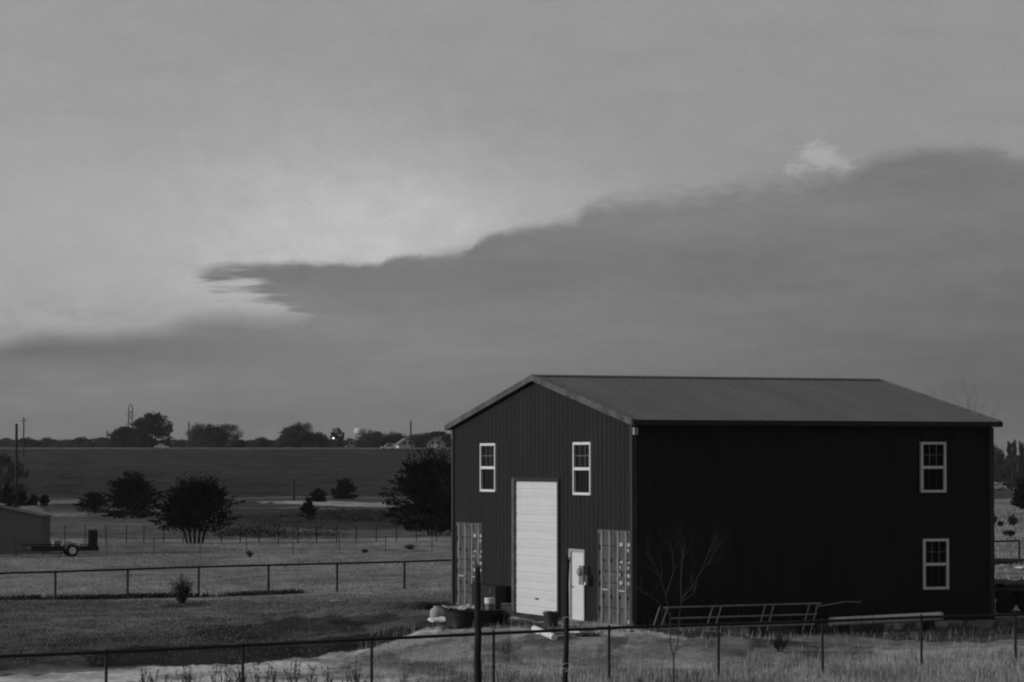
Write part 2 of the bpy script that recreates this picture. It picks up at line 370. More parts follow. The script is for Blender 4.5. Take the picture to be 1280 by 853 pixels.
# ------------------------------------------------------------------ barn
m_wall = mat('barn_metal_siding', .0175, .6, .22, 1.2, stretch=(1, 1, .25), spec=.12)
m_wall2 = m_wall
m_roof = mat('galvanised_roof', .132, .7, .16, .9, stretch=(1, .25, .25), spec=.2)
m_trim = mat('dark_trim', .02, .5, .2, 3)
m_rake = mat('rake_flashing', .085, .6, .7, 2.6, stretch=(1, 1, 1))
m_white = mat('white_vinyl', .72, .5, .06, 4)
m_door = mat('white_door_paint', .66, .45, .05, 1.5, stretch=(1, 1, 3))
m_glass = mat('window_glass', .004, .25, .3, 2, spec=.12)
m_mesh = mat('dark_grid', .10, .6, .2, 3)
barn = empty('barn', (BX, BY, 0), BYAW)
tag(barn, 'large dark corrugated metal barn with pale roof, roll up door and container ends', 'barn')
def corrugated(u0, u1, ztop, openings, place, period=.305, rib=.020, z0=-.6):
    """ribbed sheet along u; openings (ua,ub,za,zb); place(u, out, z) -> point"""
    mb = MB(); bp = []; u = u0
    while u < u1-1e-6:
        for a, h in ((0, 0), (.19, 0), (.215, rib), (.28, rib)):
            if u+a < u1: bp.append((u+a, h))
        u += period
    bp.append((u1, 0))
    ops = [(round_to(o[0], bp), round_to(o[1], bp), o[2], o[3]) for o in openings]
    for (a, ha), (b, hb) in zip(bp[:-1], bp[1:]):
        mid = (a+b)/2; cuts = sorted([(o[2], o[3]) for o in ops if o[0] < mid < o[1]])
        lo = z0; spans = []
        for c0, c1 in cuts:
            if c0 > lo: spans.append((lo, c0))
            lo = c1
        spans.append((lo, None))
        for s0, s1 in spans:
            ta, tb = (ztop(a), ztop(b)) if s1 is None else (s1, s1)
            mb.quad(place(a, ha, s0), place(b, hb, s0), place(b, hb, tb), place(a, ha, ta))
    return mb
def round_to(x, bp): return min((p[0] for p in bp), key=lambda q: abs(q-x))
slope = BR/(BW/2)
gt = lambda g: BH+slope*(BW/2-abs(g-BW/2))-.02
CONR = (.13, 2.47, -.3, 2.60); CONL = (11.08, 13.47, -.3, 2.60)
GAR = (5.09, 8.5, -.3, 3.92); DOOR = (3.27, 4.30, -.3, 1.93); WL = (9.92, 11.16, 3.56, 5.03); WR = (2.75, 3.99, 3.53, 5.02)
corrugated(0, BW, gt, [CONR, CONL, GAR, DOOR, WL, WR], lambda u, h, z: (-h, u, z)).obj('gable_wall', m_wall, barn)
S1 = (8.93, 9.74, 3.60, 5.03); S2 = (8.99, 9.81, .86, 2.29)
corrugated(0, BL, lambda s: BH, [S1, S2], lambda u, h, z: (u, -h, z)).obj('side_wall', m_wall, barn)
corrugated(0, BL, lambda s: BH, [], lambda u, h, z: (u, BW+h, z)).obj('side_wall', m_wall, barn)
corrugated(0, BW, gt, [], lambda u, h, z: (BL+h, u, z)).obj('gable_wall', m_wall, barn)
# interior floor and dark liner so openings do not show daylight
MB().box(.3, BL-.3, .3, BW-.3, -.2, -.02).obj('floor_slab', mat('concrete_floor', .2), barn)
# roof, two ribbed slopes with overhang
OG, OE = .15, .28
def roof(side):
    mb = MB(); u = -OG; us_ = []
    while u < BL+OG: 
        for a, h in ((0, 0), (.20, 0), (.225, .03), (.28, .03)):
            if u+a < BL+OG: us_.append((u+a, h*.25))
        u += .305
    us_.append((BL+OG, 0))
    gs = [-OE, BW*.12, BW*.25, BW*.38, BW/2]
    for (a, ha), (b, hb) in zip(us_[:-1], us_[1:]):
        for g0, g1 in zip(gs[:-1], gs[1:]):
            z0 = BH+slope*g0+.04; z1 = BH+slope*g1+.04
            P = [(a, g0, z0+ha), (b, g0, z0+hb), (b, g1, z1+hb), (a, g1, z1+ha)]
            if side: P = [(x, BW-y, z) for x, y, z in P][::-1]
            mb.quad(*P)
    # underside
    P = [(-OG, -OE, BH-slope*OE+.02), (BL+OG, -OE, BH-slope*OE+.02), (BL+OG, BW/2, BH+BR+.02), (-OG, BW/2, BH+BR+.02)]
    if side: P = [(x, BW-y, z) for x, y, z in P][::-1]
    mb.quad(*P[::-1])
    return mb.obj('roof_panel', m_roof, barn)
roof(0); roof(1)
rc = MB()
for x0 in np.arange(-OG, BL+OG-.01, .305):
    x1 = min(x0+.305, BL+OG)
    rc.poly([(x0, BW/2-.22, BH+BR+.04-.22*slope+.03), (x1, BW/2-.22, BH+BR+.04-.22*slope+.03), (x1, BW/2, BH+BR+.075), (x0, BW/2, BH+BR+.075)])
    rc.poly([(x0, BW/2, BH+BR+.075), (x1, BW/2, BH+BR+.075), (x1, BW/2+.22, BH+BR+.04-.22*slope+.03), (x0, BW/2+.22, BH+BR+.04-.22*slope+.03)])
    rc.box(x0+.02, x0+.18, BW/2-.225, BW/2-.20, BH+BR-.05, BH+BR+.02)
rc.obj('ridge_cap', mat('ridge_cap_metal', .10, .6, .4, 5, stretch=(4, 1, 1)), barn)
# rake trim boards on both gable ends (thin boxes along the slope)
for xe in (-OG, BL+OG):
    for sgn in (0, 1):
        mb = MB(); segs = 10
        for i in range(segs):
            g0 = -OE+(BW/2+OE)*i/segs; g1 = -OE+(BW/2+OE)*(i+1)/segs
            z0 = BH+slope*g0; z1 = BH+slope*g1; f = (lambda y: BW-y) if sgn else (lambda y: y)
            x0, x1 = (xe-.02, xe+.10) if xe < 0 else (xe-.10, xe+.02)
            n = len(mb.v); P = []
            for g, z in ((g0, z0), (g1, z1)):
                P += [(x0, f(g), z-.11), (x1, f(g), z-.11), (x1, f(g), z+.066), (x0, f(g), z+.066)]
            mb.v += P
            for q_ in ((0, 1, 5, 4), (1, 2, 6, 5), (2, 3, 7, 6), (3, 0, 4, 7)): mb.f.append(tuple(n+i_ for i_ in q_))
            if i == 0: mb.f.append((n, n+3, n+2, n+1))
        mb.obj('rake_trim', m_rake, barn)
for sgn in (0, 1):
    y0, y1 = (-OE-.10, -OE) if sgn == 0 else (BW+OE, BW+OE+.10)
    MB().box(-OG, BL+OG, y0, y1, BH-slope*OE-.09, BH-slope*OE+.03).obj('gutter', m_trim, barn)
    ya, yb = (-OE, -.035) if sgn == 0 else (BW+.035, BW+OE)
    MB().box(-.02, BL+.02, ya, yb, BH-.17, BH-.15).obj('soffit', m_trim, barn)
    yy = -.14 if sgn == 0 else BW+.04
    vb = MB().box(-.02, .10, yy, yy+.10, BH-.42, BH-.22); vb.obj('gutter_bracket', mat('pale_flashing', .38, .5, .2), barn)
for x, y in ((0, 0), (0, BW), (BL, 0), (BL, BW)):
    s1 = -1 if x == 0 else 1; s2 = -1 if y == 0 else 1
    mb = MB(); mb.box(min(x+s1*.045, x-s1*.10), max(x+s1*.045, x-s1*.10), min(y+s2*.035, y+s2*.045), max(y+s2*.035, y+s2*.045), -.2, BH-.18)
    mb.box(min(x+s1*.036, x+s1*.046), max(x+s1*.036, x+s1*.046), min(y+s2*.034, y-s2*.10), max(y+s2*.034, y-s2*.10), -.2, BH-.18)
    mb.obj('corner_trim', mat('corner_flashing', .035, .45, .3), barn)
def window(a, b, z0, z1, P, panes_low=False):
    """P(u,out,z) local point; returns frame with sub-parts"""
    def bx(mb, u0, u1, o0, o1, za, zb):
        A = P(u0, o0, za); B = P(u1, o1, zb)
        mb.box(min(A[0], B[0]), max(A[0], B[0]), min(A[1], B[1]), max(A[1], B[1]), min(za, zb), max(za, zb))
    w = .065; fr_ = MB(); mid = (z0+z1)/2
    bx(fr_, a, a+w, -.05, .06, z0, z1); bx(fr_, b-w, b, -.05, .06, z0, z1)
    bx(fr_, a+w, b-w, -.05, .06, z1-w*1.1, z1); bx(fr_, a+w, b-w, -.05, .065, z0, z0+w*1.1)
    bx(fr_, a+w, b-w, -.05, .05, mid-.045, mid+.035)
    fo = fr_.obj('window', m_white, barn)
    for (za, zb, o) in ((z0+w*1.1, mid-.045, -.012), (mid+.035, z1-w*1.1, .006)):
        g = MB(); bx(g, a+w, b-w, o-.012, o, za, zb); g.obj('pane', m_glass, fo)
    for k in (1, 2):
        u = a+w+(b-a-2*w)*k/3; g = MB(); bx(g, u-.011, u+.011, .007, .02, mid+.035, z1-w*1.1); g.obj('muntin', m_munt, fo)
        g = MB(); bx(g, u-.009, u+.009, -.0115, -.004, z0+w*1.1, mid-.045); g.obj('muntin', m_dark_munt, fo)
    g = MB(); zc = (mid+z1)/2-.01; bx(g, a+w, b-w, .0075, .019, zc-.01, zc+.01); g.obj('muntin', m_munt, fo)
    return fo
m_munt = mat('grey_muntin', .16, .5, .2); m_dark_munt = mat('muntin_painted_shade', .03, .6, .2)  # lower sash muntins: shade painted in as a darker copy, no screen modelled
PG = lambda u, o, z: (-o, u, z); PS = lambda u, o, z: (u, -o, z)
window(*WL, PG); window(*WR, PG); window(*S1, PS); window(*S2, PS)
# roll up door: ribbed panels
mb = MB(); n = 8; h = (3.90+.03)/n
for i in range(n):
    z = -.03+i*h
    for a, b, o in ((0, .05, -.05), (.05, .25, -.03), (.25, .29, -.042), (.29, .49, -.03), (.49, .54, -.05)):
        a, b = a*h/.54, b*h/.54
        mb.box(-.02+0*o, -.02-(-o-.02)-.0, 5.17, 8.42, z+a, z+b) if False else mb.box(.02, .05-o*0+.0, 5.17, 8.42, z+a, z+b)
        mb.quad((.02+(o+.03)*-1.2, 8.42, z+a), (.02+(o+.03)*-1.2, 5.17, z+a), (.02+(o+.03)*-1.2, 5.17, z+b), (.02+(o+.03)*-1.2, 8.42, z+b)) if False else None
gd = MB()
prof = []
for i in range(n):
    z = -.03+i*h
    prof += [(z, .045), (z+.012, .03), (z+h*.44, .022), (z+h*.47, .034), (z+h*.53, .034), (z+h*.56, .022), (z+h-.012, .03)]
prof.append((3.90, .045))
for (z0, o0), (z1, o1) in zip(prof[:-1], prof[1:]): gd.quad((o0, 8.43, z0), (o0, 5.16, z0), (o1, 5.16, z1), (o1, 8.43, z1))
gdo = gd.obj('roll_up_door', m_door, barn)
MB().box(-.02, .02, 6.72, 6.88, .45, .49).obj('handle', m_trim, gdo)
m_track = mat('door_jamb', .09, .5, .5, 2.5)
for a, b in ((8.43, 8.62), (5.02, 5.16)): MB().box(-.05, .10, a, b, -.1, 4.0).obj('door_jamb', m_track if a > 6 else m_trim, barn)
MB().box(-.05, .10, 5.16, 8.43, 3.9, 4.0).obj('door_header', m_trim, barn)
# walk door with frame
dfr = MB().box(-.045, .08, 4.19, 4.32, -.05, 2.0).box(-.045, .08, 3.20, 3.27, -.05, 2.0).box(-.045, .08, 3.27, 4.19, 1.92, 2.0).obj('walk_door_frame', mat('door_frame_paint', .35, .5, .1), barn)
wd = MB().box(.0, .045, 3.275, 4.185, -.04, 1.915).obj('walk_door', m_door, barn)
MB().lathe([(.012, 0), (.012, -.03), (.032, -.04), (.034, -.065), (.018, -.075)], (0, 4.09, .93), 12, 'x').obj('door_knob', m_track, wd)
MB().box(-.30, 0, 3.1, 4.35, -.12, .0).obj('door_step', mat('concrete_step', .3), barn)
# electric meter box
mbx = MB().box(-.20, -.035, 2.93, 3.24, 1.02, 1.55).obj('meter_box', mat('grey_enamel', .20, .5, .2), barn)
MB().lathe([(.11, -.20), (.11, -.26), (.09, -.30), (.02, -.31)], (0, 3.10, 1.38), 16, 'x').obj('meter_dial', mat('meter_glass', .35, .3, .2), mbx)
MB().tube([(-.08, 3.07, 1.02), (-.08, 3.07, -.1)], .028).obj('conduit', m_trim, mbx)
MB().box(-.17, -.035, 2.70, 2.90, 1.02, 1.30).obj('breaker_box', mat('dark_grey_enamel', .07), mbx)
MB().lathe([(.05, -.17), (.05, -.20)], (0, 2.82, 1.06), 10, 'x').obj('knockout_cap', m_white, mbx)
# container doors
m_con = mat('container_paint', .085, .5, .45, 2.0, stretch=(1, 1, .6)); m_rod = mat('galvanised_rod', .42, .4, .25, 6)
m_lbl = mat('container_lettering', .42, .6, .3, 30); m_gsk = mat('rubber_gasket', .015)
def container(g0, g1, right):
    root = MB()
    root.box(.02, .14, g0, g0+.09, -.05, 2.59).box(.02, .14, g1-.09, g1, -.05, 2.59).box(.02, .14, g0+.09, g1-.09, 2.48, 2.59).box(.02, .14, g0+.09, g1-.09, -.05, .10)
    ro = root.obj('shipping_container', m_con, barn); mid = (g0+g1)/2
    for a, b in ((g0+.09, mid-.012), (mid+.012, g1-.09)):
        d = MB()
        # ribbed leaf: flat frame, recessed horizontal corrugation bands
        zs = [.10, .30, .34, .42, .46, .98, 1.02, 1.10, 1.14, 1.30, 1.34, 1.42, 1.46, 2.0, 2.04, 2.12, 2.16, 2.48]
        xs = [.05, .05, .085, .085, .05, .05, .085, .085, .05, .05, .085, .085, .05, .05, .085, .085, .05, .05]
        for i in range(len(zs)-1):
            d.quad((xs[i], b, zs[i]), (xs[i], a, zs[i]), (xs[i+1], a, zs[i+1]), (xs[i+1], b, zs[i+1]))
        do = d.obj('container_door', m_con, ro)
        w = b-a
        for fr_ in (.22, .72):
            MB().tube([(.0, a+w*fr_, .02), (.0, a+w*fr_, 2.56)], .021).obj('locking_rod', m_rod, ro)
            kk = MB()
            for z in (.06, .75, 1.75, 2.52): kk.box(-.005, .05, a+w*fr_-.05, a+w*fr_+.05, z-.04, z+.04)
            kk.each('rod_bracket', m_con, ro)
        MB().box(-.04, -.015, a+w*.22, a+w*.62, .92, .955).obj('door_handle', m_rod, ro)
    # weathered code plates on the right-hand leaf
    a, b = g0+.09, mid-.012
    for z, hgt, segs in ((2.20, .10, ((.05, .32), (.50, .72))), (2.05, .09, ((.10, .25),)), (1.72, .06, ((.06, .18), (.50, .66))), (1.57, .07, ((.1, .26), (.62, .74))), (1.36, .10, ((.06, .34), (.64, .74))), (1.15, .09, ((.08, .34), (.52, .72)))):
        for s0, s1 in segs:
            MB().box(.030, .048, a+(b-a)*s0, a+(b-a)*s1, z-hgt/2, z+hgt/2).obj('code_plate', m_lbl, ro)
    MB().box(-.01, .03, g0+.10, g0+.20, .06, .16).obj('corner_tag', m_lbl, ro)
    return ro
container(CONR[0], CONR[1], True); container(CONL[0], CONL[1], False)

# ------------------------------------------------------------------ vegetation generators
def basis(d):
    d = d/np.linalg.norm(d, axis=1, keepdims=True); r = rng.normal(size=d.shape); a = np.cross(d, r); a /= np.linalg.norm(a, axis=1, keepdims=True)+1e-9
    return d, a, np.cross(d, a)
def leaves(P, D, ln, wd, name, m, parent=None):
    """one kite-shaped leaf clump per point"""
    n = len(P); d, a, b = basis(D); ln = np.broadcast_to(ln, (n,))[:, None]; wd = np.broadcast_to(wd, (n,))[:, None]
    v = np.stack([P-d*ln*.5, P+a*wd*.5, P+d*ln*.5, P-a*wd*.5], 1).reshape(-1, 3)
    return nmesh(name, v, np.arange(4*n).reshape(-1, 4), m, parent)
def rand_dir(n): d = rng.normal(size=(n, 3)); return d/np.linalg.norm(d, axis=1, keepdims=True)
m_cedar = mat('cedar_foliage', .012, .9, .5, 1.5, spec=.1); m_bark = mat('bark', .022, .9, .3, 5, stretch=(1, 1, .3))
m_far = mat('far_foliage', .05, .95, .35, .15, spec=.05); m_far2 = mat('far_bare_crown', .085, .95, .3, .2, spec=.05); m_fdark = mat('far_dark_foliage', .03, .95, .35, .2, spec=.05)
m_twig = mat('pale_twigs', .06, .9, .3, 3); m_dry = mat('dry_weed', .05, .95, .3, 5)
def cedar(h, w, boughs=110, n=55, base=.12, m=m_cedar, name='cedar_tree', trunks=1, shape=1.0, leaf=.17):
    """returns Empty > crown, trunk"""
    r = empty(name, (0, 0, 0)); P = []; D = []; tb = MB()
    for k in range(boughs):
        f = rng.random()**.8; z0 = h*(base+(.93-base)*f)
        env = w/2*(max(0, math.sin(min(1, (f*.70+.30))*PI))**.6 if shape > .5 else 1-.75*f)*rng.uniform(.62, 1.16)
        an = rng.random()*2*PI; up_ = .25+.9*f*rng.uniform(.5, 1.1)
        zb = z0*.85 if shape > .5 else z0; tip = np.array([math.cos(an)*env, math.sin(an)*env, zb+env*(up_-.25)*.62]); st_ = np.array([0, 0, zb*.9])
        tip[2] = min(tip[2], h*rng.uniform(.9, 1.0))
        tt = rng.random(n)**.6; pts = st_+(tip-st_)*tt[:, None]; sg = .042*w*(1.12-tt)[:, None]
        P.append(pts+rng.normal(size=(n, 3))*sg); D.append(np.repeat((tip-st_)[None], n, 0)/np.linalg.norm(tip-st_)+rng.normal(size=(n, 3))*.5+np.array([0, 0, .3]))
    for k in range(16):   # top leader
        st_ = np.array([rng.normal()*w*.06, rng.normal()*w*.06, h*.7]); tip = st_+np.array([rng.normal()*w*.10, rng.normal()*w*.10, h*.3*rng.uniform(.5, 1)])
        tt = rng.random(n); P.append(st_+(tip-st_)*tt[:, None]+rng.normal(size=(n, 3))*.03*w); D.append(np.repeat((tip-st_)[None], n, 0)+rng.normal(size=(n, 3))*.3)
    P = np.concatenate(P); D = np.concatenate(D)
    leaves(P, D, leaf*rng.uniform(.6, 1.5, len(P)), leaf*.6, 'crown', m, r)
    if trunks == 1: tb.tube([(0, 0, -.2), (.03*h*.1, 0, h*.35), (0, 0, h*.8)], [h*.028, h*.02, h*.006], 8)
    else:
        for k in range(trunks):
            a = (k-(trunks-1)/2)*.28; tb.tube([(a*.8, .1*k, -.2), (a*1.3, .05*k, h*.2), (a*2.6, 0, h*.42)], [.10, .08, .04], 7)
    tb.obj('trunk', m_bark, r)
    return r
def roundtree(h, w, n=2600, m=m_far, name='tree', leaf=.8, clumps=22, trunk=True, base=.12, bare=False):
    r = empty(name, (0, 0, 0)); P = []
    for k in range(clumps):
        an = rng.random()*2*PI; f = rng.random(); rr = w/2*.80*math.sqrt(rng.random()); zt = h*(.95*math.sqrt(max(0, 1-(rr/(w/2))**2.2)))
        z = zt*(1-.85*rng.random()**1.6)*.9
        R = w*rng.uniform(.09, .17); c = np.array([math.cos(an)*rr, math.sin(an)*rr, max(z, base*h)])
        p = rand_dir(n//clumps)*R*(rng.random((n//clumps, 1))**.4); P.append(c+p)
    P = np.concatenate(P); P[:, 2] = np.maximum(P[:, 2], .02*h)
    if bare: D = np.stack([P[:, 0]*.5, P[:, 1]*.5, np.full(len(P), h*.5)], 1)+rng.normal(size=P.shape)*h*.12; leaves(P, D, leaf*2.2, leaf*.16, 'crown', m, r)
    else: leaves(P, rand_dir(len(P)), leaf*rng.uniform(.5, 1.4, len(P)), leaf*.7, 'crown', m, r)
    if trunk:
        tb = MB().tube([(0, 0, -.5), (0, 0, h*.5)], [h*.025, h*.012], 6)
        if bare:
            for k in range(7):
                an = rng.random()*2*PI; tb.tube([(0, 0, h*.2), (math.cos(an)*w*.2, math.sin(an)*w*.2, h*.5), (math.cos(an)*w*.35, math.sin(an)*w*.35, h*.85)], [h*.012, h*.008, h*.003], 5)
        tb.obj('trunk', m_bark, r)
    return r
def branches(mb, p, d, ln, rad, depth, spread=.55, upb=.15, kids=(2, 3)):
    q = p; rr = rad; pts = [p]; rs = [rad]; dd = d.copy()
    for i in range(3):
        dd = (dd+Vector((random.gauss(0, .12), random.gauss(0, .12), random.gauss(0, .08)+upb*.4))).normalized(); q = q+dd*ln/3; rr *= .82; pts.append(q); rs.append(rr)
    mb.tube(pts, rs, 5 if depth > 1 else 4, False)
    if depth <= 0: return
    for k in range(random.randint(*kids)):
        nd_ = (dd+Vector((random.gauss(0, spread), random.gauss(0, spread), random.gauss(0, spread*.5)+upb))).normalized()
        branches(mb, pts[random.choice((2, 3, 3))], nd_, ln*random.uniform(.6, .85), rr*.75, depth-1, spread, upb, kids)
def scale_place(o, loc, rz=None, sc=1.0, sx_=1.0):
    o.location = loc; o.rotation_euler = (0, 0, random.random()*2*PI if rz is None else rz); o.scale = (sc*sx_, sc*sx_, sc)

# mid-distance cedars
p = gp(165, 648); o = cedar(4.6, 5.8, 190, 65, .02, shape=1, leaf=.22); o.location = p
tag(o, 'dark bushy cedar with ragged pointed top, left of the multi trunk cedar', 'tree', 'cedars in the meadow')
p = gp(243, 679); o = cedar(4.7, 6.0, 260, 75, .24, trunks=5, leaf=.17); o.location = p
tag(o, 'wide dark cedar on several bare trunks beside the wire fence', 'tree', 'cedars in the meadow')
p = gp(118, 641); o = cedar(2.2, 4.2, 80, 50, .02, leaf=.2); o.location = p
tag(o, 'low dark cedar shrub at the left foot of the pointed cedar', 'shrub')
p = gp(540, 669); o = cedar(6.6, 7.2, 330, 75, .08, leaf=.20, trunks=3); o.location = p
tag(o, 'tallest dark cedar, half hidden behind the left wall of the barn', 'tree', 'cedars in the meadow')
p = gp(561, 671); o = cedar(4.6, 4.0, 120, 60, .10, leaf=.21); o.location = p+Vector((.3, 2, 0))
tag(o, 'shorter dark cedar squeezed between the tallest cedar and the barn wall', 'tree', 'cedars in the meadow')
for px, py, hh, ww, lb in ((430, 624, 25, 34, 'round dark bush standing alone on the pale path'), (398, 628, 16, 22, 'small dark bush just left of the round bush by the path'), (386, 650, 27, 22, 'dark upright bush below the pale path, among dark brush')):
    p = gp(px, py); s = FPX/p.y; o = cedar(hh/s, ww/s, 70, 45, .02, name='bush', leaf=.26*p.y/300); o.location = p; tag(o, lb, 'bush', 'dark bushes by the pale path')
# small dry bush by the second fence
def twigbush(h, w, m, n=70, name='bush', leafy=800, leaf=.06):
    r = empty(name, (0, 0, 0)); mb = MB(); P = []
    for k in range(n):
        an = random.random()*2*PI; sp_ = random.random()**.6
        tip = Vector((math.cos(an)*w/2*sp_, math.sin(an)*w/2*sp_, h*random.uniform(.55, 1)*(1-.3*sp_)))
        mb.tube([(tip.x*.1, tip.y*.1, -.05), tip*.55+Vector((0, 0, .05*h)), tip], [.014, .008, .003], 4, False)
        for j in range(leafy//n): P.append(np.array(tip*random.uniform(.3, 1))+rng.normal(size=3)*.05*w)
    mb.obj('stems', m, r); P = np.array(P); P[:, 2] = np.abs(P[:, 2]); leaves(P, rand_dir(len(P)), leaf, leaf*.5, 'foliage', m, r)
    return r
m_bush = mat('dry_bush_foliage', .035, .95, .3, 4)
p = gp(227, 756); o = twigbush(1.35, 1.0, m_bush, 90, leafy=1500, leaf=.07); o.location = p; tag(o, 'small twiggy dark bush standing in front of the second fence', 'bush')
p = gp(975, 816); o = twigbush(.55, .55, m_bush, 60, leafy=500, leaf=.05); o.location = p; tag(o, 'tiny dark bush in dry grass before the barn side wall', 'bush')
for px, py, hh, ww, lb in ((312, 697, .5, .5, 'dark tumbleweed lying in the pale meadow'), (513, 687, .35, 1.0, 'low dark clump in meadow, left of the container'), (456, 692, .25, .5, 'tiny dark tuft in the pale meadow')):
    p = gp(px, py); o = twigbush(hh, ww, m_bush, 50, name='tumbleweed', leafy=300, leaf=.08); o.location = p; tag(o, lb, 'tumbleweed')
# bare sapling in front of the barn
def sapling(name, p, segs, m):
    r = empty(name, p); mb = MB(); br = MB()
    for pts, rs in segs[:1]: mb.tube(pts, rs, 7)
    for pts, rs in segs[1:]: br.tube(pts, rs, 5)
    return r, mb, br
bp_ = gp(842, 868, 52); YS = bp_.y
def sp3(px, py, dy=0): return at(px, py, YS+dy)-bp_
r = empty('sapling', bp_); mb = MB(); mb.tube([(0, 0, -.2), sp3(842, 840), sp3(842, 822)], [.022, .018, .016], 7).obj('trunk', m_twig, r)
random.seed(21); mb = MB()
main = [((842, 822), (838, 805), (838, 770), (832, 745)), ((842, 822), (847, 806), (849, 770), (852, 752)), ((852, 752), (851, 725), (853, 700), (856, 678)), ((832, 745), (826, 725), (820, 708), (806, 690)), ((853, 748), (866, 732), (878, 712), (886, 690)), ((832, 745), (838, 728), (843, 712), (840, 692)), ((838, 770), (822, 752), (812, 745), (800, 740)), ((852, 752), (868, 742), (872, 722), (884, 706))]
for k, ch in enumerate(main):
    pts = [sp3(x, y, (k % 3-1)*.15*j) for j, (x, y) in enumerate(ch)]; r0 = .014 if k < 2 else .010
    mb.tube(pts, [r0, r0*.85, r0*.7, r0*.5], 5, False)
    for j in range(1 if k < 2 else 4):
        q0 = pts[random.choice((1, 2, 3))]; d = (pts[-1]-pts[0]).normalized()+Vector((random.gauss(0, .6), random.gauss(0, .5), random.gauss(.1, .3)))
        branches(mb, q0, d.normalized(), .35, .005, 2, .5, .1)
mb.obj('crown', m_twig, r); tag(r, 'thin bare sapling with forked twigs in front of the dark side wall', 'tree')
# bare tree behind the barn roof
random.seed(5); pb = Vector((at(1205, 600, 125).x, 125, 0)); pb.z = gz(pb.x, pb.y); r = empty('bare_tree', pb); mb = MB()
mb.tube([(0, 0, -.3), (.1, 0, 1.5), (0, 0, 2.6)], [.14, .12, .10], 8).obj('trunk', m_bark, r); mb = MB()
for k in range(11): branches(mb, Vector((0, 0, 2.2+.1*k)), Vector((random.gauss(0, .45), random.gauss(0, .35), 1)).normalized(), 2.1, .05, 4, .33, .12, (2, 3))
mb.obj('crown', m_bark, r); r.scale = (.9, .9, .9); tag(r, 'bare leafless tree whose twigs rise above the right end of the roof', 'tree')

# ------------------------------------------------------------------ far tree line
protos = {}
def far(kind, name='tree'):
    if kind in protos: return copy_tree(protos[kind])
    protos[kind] = {'a': lambda: roundtree(10, 11, 6500, clumps=60, leaf=.5), 'b': lambda: roundtree(10, 9, 6000, clumps=55, base=.03, leaf=.45), 'c': lambda: roundtree(10, 14, 7500, clumps=70, base=.02, leaf=.5),
        'bare': lambda: roundtree(10, 11, 2600, m=m_far2, bare=True, name='bare_tree', leaf=.7, clumps=45), 'bare2': lambda: roundtree(10, 12, 2200, m=m_far2, bare=True, name='bare_tree', leaf=.7, clumps=30),
        'dark': lambda: roundtree(10, 10, 7500, m=m_fdark, clumps=60, base=.02, leaf=.5), 'col': lambda: roundtree(10, 6, 4500, m=m_fdark, clumps=50, base=.04, leaf=.4),
        'con': lambda: cedar(10, 5.5, 90, 45, .04, m=m_far, name='conifer_tree', shape=0, leaf=.7)}[kind]()
    return protos[kind]
def put(kind, px, top, wpx, Y, label, group=None, basepy=None):
    x = at(px, 560, Y).x; z = gz(x, Y); s = FPX/Y; ztop = at(px, top, Y).z; h = ztop-z
    o = far(kind); nat = {'a': 11, 'b': 9, 'c': 14, 'bare': 11, 'bare2': 12, 'dark': 10, 'col': 6, 'con': 5.5}[kind]
    o.location = (x, Y, z-.1); o.rotation_euler = (0, 0, random.random()*6.28); k = h/9.2; o.scale = (wpx/s/nat, wpx/s/nat, k)
    for kk in ('group',):
        if kk in o: del o[kk]
    tag(o, label, 'tree', group); return o
put('dark', 190, 516, 56, 930, 'tallest round dark tree on the horizon, right of the lattice tower')
put('dark', 160, 533, 54, 940, 'low dark shoulder tree left of the tallest horizon tree')
put('a', 262, 530, 54, 925, 'broad dark tree with bare twigs on top, on horizon above the wide cedar')
put('bare', 283, 529, 44, 945, 'grey leafless tree at the right edge of the broad horizon tree', 'leafless trees on the horizon')
put('bare2', 248, 528, 34, 950, 'grey leafless tree behind the broad horizon tree', 'leafless trees on the horizon')
put('b', 372, 532, 54, 925, 'rounded dark tree on the horizon left of the egg shaped one')
put('bare', 376, 527, 40, 950, 'grey leafless tree behind the rounded horizon tree', 'leafless trees on the horizon')
put('c', 400, 541, 30, 930, 'low dark tree between the rounded and egg shaped horizon trees')
put('col', 422, 534, 20, 915, 'egg shaped dark tree on the horizon beside a bright lamp')
put('c', 466, 539, 44, 930, 'broad low dark tree right of the water tower')
put('c', 492, 541, 40, 935, 'broad low dark tree behind the left small house')
put('dark', 545, 539, 60, 945, 'wide mound of a dark tree behind the right small house, beside the barn')
put('c', 520, 543, 44, 950, 'low dark tree in the gap between the two gabled houses')
random.seed(3)
for i in range(16):      # low tree line at the far left
    x = -40+i*12+random.uniform(-4, 4); top = random.uniform(543, 550) if i < 12 else random.uniform(544, 548)
    put(random.choice('abc'), x, top, random.uniform(16, 30), random.uniform(960, 1040), 'small dark tree in the low tree line at the far left horizon', 'low tree line at left')
for i in range(22):
    x = 205+i*15.5+random.uniform(-5, 5); k = random.choice(('a', 'c', 'bare', 'bare2', 'c'))
    put(k, x, random.uniform(545, 552), random.uniform(16, 30), random.uniform(950, 1050), 'small tree in the low tree line between the big horizon trees', 'low tree line at centre')
for i in range(26):
    put(random.choice('ac'), 570+i*30, random.uniform(548, 556), 40, random.uniform(980, 1080), 'small tree of the tree line hidden behind the barn', 'tree line behind the barn') if i in () else None
